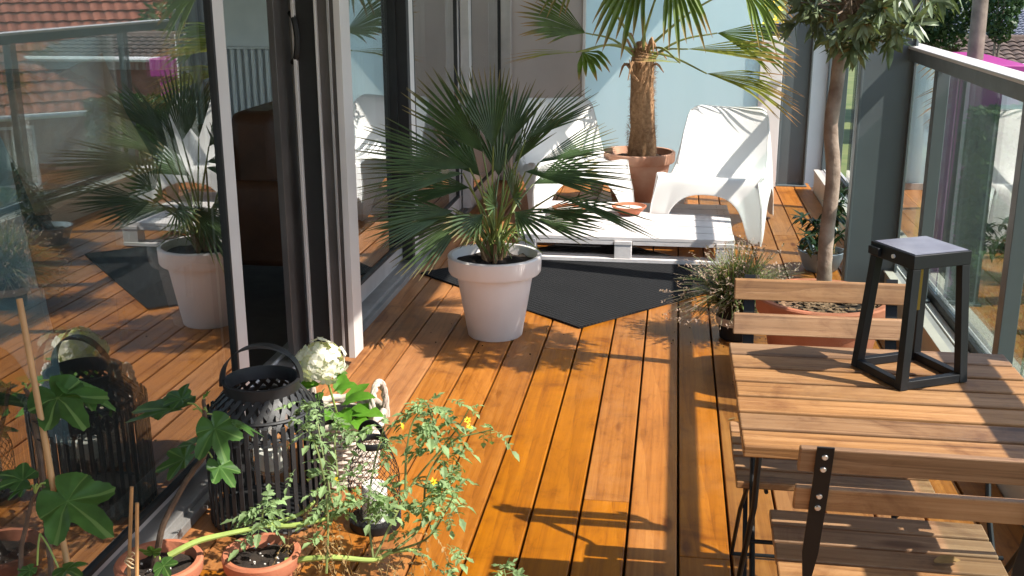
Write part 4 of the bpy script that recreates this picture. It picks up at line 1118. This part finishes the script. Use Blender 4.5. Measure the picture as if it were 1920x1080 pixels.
for k in range(3):
    tp2.tube([at(246,1055,2.17)+V((.014*cos(a*pi/8+k), .014*sin(a*pi/8+k)-.0, .006*k+.008*sin(a*pi/8*2+k))) for a in range(16)], .0016, 5, closed=True)
tp2.build('string_tie', 'string', pot1)
# fig in pot 3
q0 = P3+V((0,0,.14))
stem(pot3, [q0, at(40,1080,1.92), at(55,960,1.97), at(66,925,1.98)], .006, .004)
stem(pot3, [q0+V((.02,.03,0)), at(95,1060,1.98), at(80,900,2.05), at(62,780,2.09), at(48,728,2.10)], .007, .005)
fig_leaf(pot3, at(66,925,1.98), at(85,905,1.98), at(205,1000,1.90), (.2,-.6,.8), .03)
fig_leaf(pot3, at(66,925,1.98), at(70,908,1.98), at(-10,880,2.0), (-.2,-.3,1), .12)
fig_leaf(pot3, at(66,925,1.98), at(78,912,1.99), at(125,915,1.98), (0,-.9,.5), .25)
fig_leaf(pot3, at(66,925,1.98), at(60,910,2.0), at(15,925,1.95), (-.3,-.4,1), .3)
fig_leaf(pot3, at(50,732,2.10), at(75,715,2.10), at(172,800,2.02), (.3,-.5,.9), .05)
fig_leaf(pot3, at(50,730,2.10), at(100,712,2.11), at(225,760,2.14), (.3,.1,1), .12)
fig_leaf(pot3, at(50,730,2.10), at(46,722,2.10), at(40,716,2.10), (.2,-.6,.8), 0)
fig_leaf(pot3, at(75,1000,1.96), at(70,1060,1.94), at(30,1085,1.9), (.3,-.3,1), .1)
fig_leaf(pot3, at(75,1000,1.96), at(110,1065,1.94), at(150,1075,1.9), (.3,-.3,1), .1)
MB().tube([at(140,1130,1.93), at(130,1078,1.95), at(36,560,2.06)], .0068, 10).build('cane', 'cane', pot3)
for (x, y) in ((62,745),(75,790),(85,825)):
    c = at(x, y, 2.07); MB().tube([c+V((.018*cos(a*pi/6), .012*sin(a*pi/6), .004*sin(a*pi/3))) for a in range(12)], .0012, 5, closed=True).build('tie', 'black', pot3)

# tomato: two thick stems, wiry branches, ragged compound leaves, withered leaves, flowers
def tomato_leaf(mb, p, d, L, t=0, size=1., sag=.5):
    d = d.normalized(); n = V((0,0,1)); s = d.cross(n)
    s = s.normalized() if s.length > .05 else V((1,0,0)); n = s.cross(d)
    def pt(u): return p+d*(L*u)-V((0,0,1))*(sag*L*u*u)
    mb.tube([pt(k/4) for k in range(5)], .0008, 3, caps=False)
    for u, sc in ((.35,.5),(.6,.75),(.82,.65),(.45,.3),(.72,.35)):
        for sg in (-1, 1):
            dd = (s*sg+d*rnd(.25,.8)+V((0,0,rnd(-.7,.1)))).normalized()
            lobed(mb, pt(u), dd, n+V((rnd(-.4,.4), rnd(-.4,.4), 0)), L*.40*sc*size*rnd(.8,1.2), t)
    lobed(mb, pt(1), d+V((0,0,-sag)), n, L*.42*size, t)
def lobed(mb, b, d, n, L, t0):
    d = d.normalized(); n = n-d*n.dot(d); n = n.normalized() if n.length > .05 else d.orthogonal().normalized(); s = d.cross(n)
    pr = [(0,.02),(.22,.24),(.38,.20),(.52,.30),(.70,.19),(.82,.14),(1,.01)]; prev = None; cu = rnd(-.1,.45)
    for u, w_ in pr:
        q = b+d*(L*u)-n*(cu*L*u*u); a = w_*L*rnd(.85,1.15)
        row = [mb.vert(q-s*a+n*a*.35, t0+.4*u), mb.vert(q, t0+.3*u), mb.vert(q+s*a+n*a*.35, t0+.4*u)]
        if prev: mb.face(prev[0], prev[1], row[1], row[0]); mb.face(prev[1], prev[2], row[2], row[1])
        prev = row
def flower(mb, c):
    up = V((rnd(-.6,.6), rnd(-1,.2), rnd(-.4,.8))).normalized(); u = up.orthogonal().normalized(); v = up.cross(u)
    for j in range(6):
        a = j*pi/3; simple_leaf(mb, c, u*cos(a)+v*sin(a)+up*.4, up, rnd(.010,.014), .003, .2, .0, 2)
    simple_leaf(mb, c, up, u, .010, .003, .2, 0, 2)
TB2 = [ # branches rooted in pot 2 / thick stem to the right
  [(535,1052,2.34),(620,1045,2.36),(700,1050,2.40),(735,1035,2.42),(790,1030,2.46)],
  [(700,1050,2.40),(745,960,2.46),(775,905,2.50),(820,850,2.53),(860,800,2.55),(880,765,2.56)],
  [(735,1035,2.42),(790,985,2.48),(800,900,2.52),(845,830,2.56),(905,810,2.58),(925,805,2.58)],
  [(760,935,2.47),(762,850,2.50),(775,790,2.52),(800,760,2.53)],
  [(820,850,2.53),(815,800,2.55),(805,765,2.56),(800,755,2.56)],
  [(735,1035,2.42),(800,1010,2.40),(835,960,2.40),(850,930,2.40)],
  [(775,905,2.50),(825,920,2.52),(865,890,2.54)],
  [(700,1050,2.40),(690,960,2.44),(700,880,2.48),(715,820,2.52),(720,800,2.53)],
  [(745,960,2.46),(700,940,2.42),(675,930,2.40)]]
TB1 = [ # from pot 1, the thick stem over the lantern's foot
  [(316,1042,2.22),(370,1015,2.26),(430,1000,2.30),(500,985,2.36),(560,965,2.42),(590,940,2.46)],
  [(500,985,2.36),(550,985,2.38),(600,975,2.40),(640,965,2.42)],
  [(600,985,2.40),(618,930,2.44),(605,850,2.48),(595,790,2.52),(590,760,2.54)],
  [(612,1075,2.34),(615,980,2.38),(608,900,2.42),(590,830,2.46),(570,800,2.48)],
  [(640,965,2.42),(632,880,2.48),(628,820,2.52),(640,795,2.54)],
  [(490,988,2.36),(492,965,2.36),(495,955,2.36)]]
def tomato(root, branches, thick, clusters):
    lf, dry, fw, tw_ = MB(), MB(), MB(), MB()
    for bi, br in enumerate(branches):
        P = bez([at(*q) for q in br], 22)
        if bi < thick: MB().tube(P, [.0085-.0045*k/22 for k in range(23)], 8).build('stem', 'tomstem', root)
        else: tw_.tube(P, [.0034-.0018*k/22 for k in range(23)], 6)
        for k, p in enumerate(P):
            if bi < thick and k < 14: continue
            if bi >= thick and random.random() < .46:
                a = rnd(0, 2*pi); low = p.z < .22
                d = V((cos(a), sin(a)*.8, rnd(-.3,.6)))
                if low and random.random() < .62: tomato_leaf(dry, p, d+V((0,0,-.8)), rnd(.03,.06), 0, .8, 1.1)
                else: tomato_leaf(lf, p, d, rnd(.045,.08), 0, 1.25, rnd(.3,.9))
        if bi >= thick:
            for q in range(3): tomato_leaf(lf, P[-1], V((rnd(-1,1), rnd(-1,1), rnd(.1,1))), rnd(.03,.05), 0, 1.1, .4)
    for (x, y, dep, n, r, kind) in clusters:
        c = at(x, y, dep)
        for k in range(n if kind != 'l' else int(n*.7+.5)):
            p = c+V((rnd(-r,r), rnd(-r,r), rnd(-r,r)))
            if kind == 'f': flower(fw, p)
            elif kind == 'd': tomato_leaf(dry, p, V((rnd(-1,1), rnd(-1,1), rnd(-1.5,.1))), rnd(.03,.06), 0, .7, 1.1)
            else: tomato_leaf(lf, p, V((rnd(-1,1), rnd(-1,1), rnd(-.3,.7))), rnd(.035,.06), 0, 1.2, rnd(.3,.8))
    if tw_.v: tw_.build('branches', 'tomthin', root)
    lf.build('foliage', 'tomleaf', root, smooth=0)
    if dry.v: dry.build('withered_foliage', 'dryleaf', root, smooth=0)
    if fw.v: stuff(fw.build('flowers', 'yellow', root, smooth=0))
tomato(pot2, TB2, 1, [(875,795,2.56,2,.01,'f'),(808,935,2.48,3,.012,'f'),(812,900,2.50,1,.01,'f'),(750,805,2.5,1,.01,'f'),(815,770,2.55,6,.03,'l'),(870,860,2.55,7,.035,'l'),(800,950,2.47,6,.03,'l'),
     (815,1040,2.4,7,.04,'l'),(660,880,2.46,4,.03,'l'),(725,840,2.5,6,.035,'l'),(780,840,2.52,5,.03,'l'),(720,1075,2.36,7,.05,'d'),(640,1070,2.34,8,.05,'d'),(760,1060,2.40,4,.04,'d'),(845,1000,2.42,4,.03,'l'),(560,1072,2.3,4,.03,'d')])
tomato(pot1, TB1, 2, [(500,950,2.36,5,.015,'l'),(600,990,2.38,9,.045,'d'),(640,1000,2.38,8,.04,'d'),(560,1010,2.36,5,.03,'d'),(605,775,2.52,9,.03,'l'),(575,760,2.54,4,.03,'l'),(580,880,2.46,3,.03,'l'),(560,960,2.42,6,.03,'d'),(590,920,2.44,5,.03,'d'),(632,900,2.46,1,.01,'f')])
# tip of a further tomato plant at the near edge of the deck
P4 = gnd(950, 1075, .12); P4 = V((P4.x-.02, P4.y-.30, 0))
pot4 = clay_pot(P4, .09, .15, 'terracotta pot with a small tomato seedling, out on the open deck', 'potted plant', 'potted_tomato')
tip4 = at(950, 1072, P4.y+.12)
tomato(pot4, [[(960,1190,P4.y),(955,1120,P4.y+.06),(945,1068,P4.y+.12)]], 0, [(948,1070,P4.y+.12,3,.012,'l'),(942,1078,P4.y+.12,1,.006,'f')])

# litter on the boards
for k, (x, y) in enumerate(((1366,787),(1330,760),(1420,420),(1500,440),(1452,450),(1255,640),(700,1000))):
    p = gnd(x, y, .003); q = MB(); simple_leaf(q, p, V((rnd(-1,1), rnd(-1,1), .08)), V((0,0,1)), rnd(.02,.035), .005, .3, 0, 3)
    tag(q.build('leaf_litter', 'dryleaf', loc=p), 'small dry leaf fallen on the deck boards', 'leaf', 'dry leaves on the deck')

cb = MB()
for k in range(170):
    c0 = random.choice((P1, P2, P2, HC, PC, LC, TC)); a = rnd(0, 2*pi); r = rnd(.10, .34)
    p = V((c0.x+r*cos(a), c0.y+r*sin(a), .0015)); z = rnd(.001, .0035)
    if not -1.34 < p.x < 1.03: continue
    cb.box(p-V((z, z*.8, 0)), p+V((z, z*1.1, z)))
stuff(cb.build('soil_crumbs', 'soil', smooth=0)); bpy.data.objects['soil_crumbs']['label'] = 'dark soil crumbs scattered on the boards around the pots'
# ================================================================== BEYOND THE RAILING
def leaf_cloud(mb, n, fn, size):
    for k in range(n):
        c, nn = fn(); d = (V((rnd(-1,1), rnd(-1,1), rnd(-1,1)))+nn*.6).normalized(); s = d.orthogonal().normalized(); q = rnd(0, 2*pi)
        s2 = d.cross(s); u = s*cos(q)+s2*sin(q); v = d.cross(u); L = size*rnd(.6, 1.3)
        i0 = [mb.vert(c-u*L), mb.vert(c+v*L*.5), mb.vert(c+u*L), mb.vert(c-v*L*.5)]; mb.face(*i0)
def hedge(x0, x1, y0, y1, z1, lab, n, size=.05, mat='hedge'):
    r = thing('hedge', lab, 'hedge', ((x0+x1)/2, (y0+y1)/2, G))
    boxpart('twig_core', (x0+.08, y0+.08, G), (x1-.08, y1-.08, z1-.08), 'hedgecore', r, .05)
    def fn():
        f = random.random()
        p = V((rnd(x0,x1), rnd(y0,y1), rnd(G,z1)))
        A = [((y1-y0)*(z1-G)), (x1-x0)*(z1-G), (x1-x0)*(y1-y0)]; t = random.random()*sum(A)
        if t < A[0]: p.x = x0; nn = V((-1,0,0))
        elif t < A[0]+A[1]: p.y = y0; nn = V((0,-1,0))
        else: p.z = z1; nn = V((0,0,1))
        return p+nn*(rnd(-.08,.02)+.07*noise.noise(p*2.2)), nn
    q = MB(); leaf_cloud(q, n, fn, size); q.build('foliage', mat, r, smooth=0)
hedge(2.95, 6.2, 10.4, 11.3, -1.16, 'clipped box hedge below the railing with a sunlit top', 15000, .035)
hedge(2.2, 2.9, 5.2, 10.2, -2.0, 'low green hedge along the garden path', 9000, .04)
hedge(3.28, 4.1, 12.2, 13.0, .12, 'tall narrow ivy covered column behind the clipped hedge', 9000, .05, 'conifer2')
def tree(name, lab, base, h_trunk, r_tr, crown, mat, n, size, group=None):
    r = thing(name, lab, 'tree', base, 0, group); b = V(base)
    pts = bez([b, b+V((.05,0,h_trunk*.5)), b+V((-.03,.05,h_trunk))], 12)
    MB().tube(pts, [r_tr*(1.15-.45*k/12) for k in range(13)], 12).build('trunk', 'trunk', r)
    lm_ = MB()
    for (c, rr) in crown:
        lm_.tube(bez([pts[8], pts[-1].lerp(V(c), .6), V(c)], 6), [r_tr*.5, r_tr*.45, r_tr*.4, r_tr*.3, r_tr*.22, r_tr*.15, r_tr*.08], 6)
    lm_.build('limbs', 'trunk', r)
    q = MB(); tot = sum(rr.x*rr.y*rr.z for c, rr in crown)
    for c, rr in crown:
        def fn(c=c, rr=rr):
            while 1:
                d = V((rnd(-1,1), rnd(-1,1), rnd(-1,1)))
                if d.length <= 1: break
            d = d.normalized()*(d.length**.45); p = V((d.x*rr.x, d.y*rr.y, d.z*rr.z))
            p *= 1+.28*noise.noise((V(c)+p)*1.6)
            return V(c)+p, d
        leaf_cloud(q, int(n*rr.x*rr.y*rr.z/tot), fn, size)
    q.build('crown', mat, r, smooth=0)
def E_(x, y, z): return V((x, y, z))
tree('garden_tree', 'dense dark green tree beside the steel column, over the railing', (4.2, 20, G), 3.0, .14, [((4.1,20,1.9), E_(.8,.9,1.5)), ((4.5,19.8,1.1), E_(.55,.6,.8)), ((3.7,20.2,1.0), E_(.6,.6,.8)), ((4.3,20,2.8), E_(.6,.6,.8))], 'conifer', 16000, .055)
tree('garden_tree', 'tree with a thick bare trunk in front of the grey tiled roof', (3.92, 15.6, G), 7.0, .115, [((3.9,15.6,5.0), E_(1.6,1.6,1.2)), ((4.9,15.6,4.2), E_(.8,.8,.7)), ((3.1,15.9,4.4), E_(.9,.9,.8))], 'conifer2', 9000, .08)
tree('garden_tree', 'small dark tree between the bare trunk and the tiled roof', (5.15, 19, G), 3.2, .06, [((5.1,19,1.25), E_(.36,.4,.75)), ((5.25,19,2.0), E_(.4,.4,.6))], 'conifer', 5000, .05)

tree('garden_tree', 'broad dark tree standing behind the blue grey tiled roof', (9.5, 37, G), 2.5, .2, [((8.5,37,1.6), E_(2.6,1.6,2.2)), ((11.5,37.5,1.4), E_(2.6,1.6,2.2)), ((13.8,37,1.2), E_(2,1.4,2))], 'conifer', 12000, .16)
def roof_slope(mb, w_, L0, L1, row, tile, amp):
    """tiled slope from eave L0=(y,z) to ridge L1, x from -w/2 to w/2"""
    Ln = sqrt((L1[0]-L0[0])**2+(L1[1]-L0[1])**2); nr = max(2, int(Ln/row)); ny, nz = -(L1[1]-L0[1])/Ln, (L1[0]-L0[0])/Ln
    if nz < 0: ny, nz = -ny, -nz
    nc = int(w_/tile)*4
    for r_ in range(nr):
        a, b = r_/nr, (r_+1)/nr; rows = []
        for (f, lift) in ((a, .045), (b, .012)):
            line = []
            for c in range(nc+1):
                x = -w_/2+w_*c/nc; h = lift+amp*abs(sin(pi*x/tile)); h += .008*noise.noise(V((int(x/tile), r_, 2)))
                line.append(mb.vert((x, L0[0]+(L1[0]-L0[0])*f+ny*h, L0[1]+(L1[1]-L0[1])*f+nz*h)))
            rows.append(line)
        base = [mb.vert((mb.v[i][0], mb.v[i][1]-ny*.05, mb.v[i][2]-nz*.05)) for i in rows[0]]
        for c in range(nc):
            mb.face(rows[0][c], rows[0][c+1], rows[1][c+1], rows[1][c]); mb.face(base[c], base[c+1], rows[0][c+1], rows[0][c])
def house(lab, loc, rz, w_, d_, ze, zr, roofm, wallm, row=.3, tile=.3, wins=(), sky_=()):
    """loc = middle of the eave facing local -y, on the ground"""
    r = thing('house', lab, 'house', loc, rz); ze -= loc[2]; zr -= loc[2]
    q = MB(); o = .25
    v = [q.vert(p) for p in ((-w_/2+.2,o,0),(w_/2-.2,o,0),(w_/2-.2,d_-o,0),(-w_/2+.2,d_-o,0),(-w_/2+.2,o,ze),(w_/2-.2,o,ze),(w_/2-.2,d_-o,ze),(-w_/2+.2,d_-o,ze),(-w_/2+.2,d_/2,zr-.15),(w_/2-.2,d_/2,zr-.15))]
    for f in ((0,1,5,4),(2,3,7,6),(1,2,6,9,5),(3,0,4,8,7)): q.face(*f)
    q.build('wall', wallm, r, world=False, smooth=0)
    q = MB(); roof_slope(q, w_, (0, ze), (d_/2, zr), row, tile, .035); roof_slope(q, w_, (d_, ze), (d_/2, zr), row*3, tile*3, .035)
    ro = q.build('roof', roofm, r, world=False, smooth=0)
    MB().tube([(-w_/2, d_/2, zr), (w_/2, d_/2, zr)], .11, 8).build('ridge', roofm, ro, world=False)
    MB().tube([(-w_/2-.05, -.06, ze-.02), (w_/2+.05, -.06, ze-.02)], .06, 8).build('gutter', 'whitemetal', ro, world=False)
    for (x, f) in sky_:
        c = V((x, d_/2*f, ze+(zr-ze)*f)); t = V((0, d_/2, zr-ze)).normalized(); nn = V((0, -t.z, t.y))
        M4 = Matrix((V((1,0,0)), t, nn)).transposed().to_4x4(); M4.translation = c
        wf = MB().box((-.4,-.5,.02), (.4,.5,.11), M4).build('skylight', 'whitemetal', ro, world=False)
    for (x, z, ww, hh) in wins:
        wf = MB().box((x-ww/2-.06, o-.03, z-.06), (x+ww/2+.06, o+.05, z+hh+.06)).build('window', 'whitemetal', r, world=False)
        MB().box((x-ww/2, o-.04, z), (x+ww/2, o-.031, z+hh)).build('pane', 'windowdark', wf, world=False)
    return r
# seen over the handrail
A = at(1805, 76, 31); house('low brick house with a blue grey tiled roof behind the trees', (A.x+4.6, 31, G), 0, 10, 3, A.z, A.z+.72, 'roof_grey', 'brick', .13, .13, ((-3.9,.9,.9,1.1),))
A = at(1850, 122, 23); house('shed with an old brown tiled roof in front of the grey roofed house', (A.x+2.6, 23, G), 0, 6, 2.4, A.z, A.z+.42, 'roof_brown', 'brick', .2, .2)
# magenta shed
mg = thing('garden_shed', 'flat roofed garden shed painted magenta with a green door', 'shed', (4.6, 15.6, G))
A = at(1838, 122, 14.6)
boxpart('wall', (A.x+.1, 14.7, G), (A.x+.54, 17.0, A.z-.25), 'magenta', mg, .01)
boxpart('roof', (A.x, 14.55, A.z-.249), (A.x+.60, 17.1, A.z), 'magenta', mg, .01)
dr_ = boxpart('door', (A.x+.20, 14.66, G), (A.x+.44, 14.699, A.z-.5), 'darkgreen', mg, .005)
boxpart('door_handle', (A.x+.22, 14.62, G+.95), (A.x+.28, 14.659, G+1.0), 'whitemetal', dr_, .004)
# houses that the door glass mirrors
house('brick house with a large orange red tiled roof across the gardens', (11.2, 21.5, G), radians(-42), 9.5, 8, -1.3, 2.2, 'roof_red', 'brick', .30, .28, ((-2.5,.2,1.0,1.2),(0,.2,1.0,1.2),(2.6,.2,1.0,1.2)))
house('rendered house with red tiled roof and two skylights further back', (23, 41, G), radians(-35), 12, 9, -.6, 3.2, 'roof_red', 'render', .35, .35, ((-3,.4,1,1.2),(2,.4,1,1.2)), ((-1.5,.5),(1.2,.5)))
house('white house with a dark grey roof behind the red roofed houses', (21, 52, G), radians(-25), 11, 9, -.4, 3.0, 'roof_grey', 'render', .35, .35, ((-3,.3,1,1.3),(0,.3,1,1.3),(3,.3,1,1.3)))
tree('garden_tree', 'round leafy tree by the orange roofed house', (9.3, 26.5, G), 2.0, .15, [((9.3,26.5,-.3), E_(1.5,1.5,1.4)), ((10.0,26.8,-1.0), E_(1.0,1.0,.9))], 'conifer2', 6000, .1)
hedge(8, 22, 16.5, 17.3, -2.0, 'long hedge in front of the orange roofed house', 9000, .09)
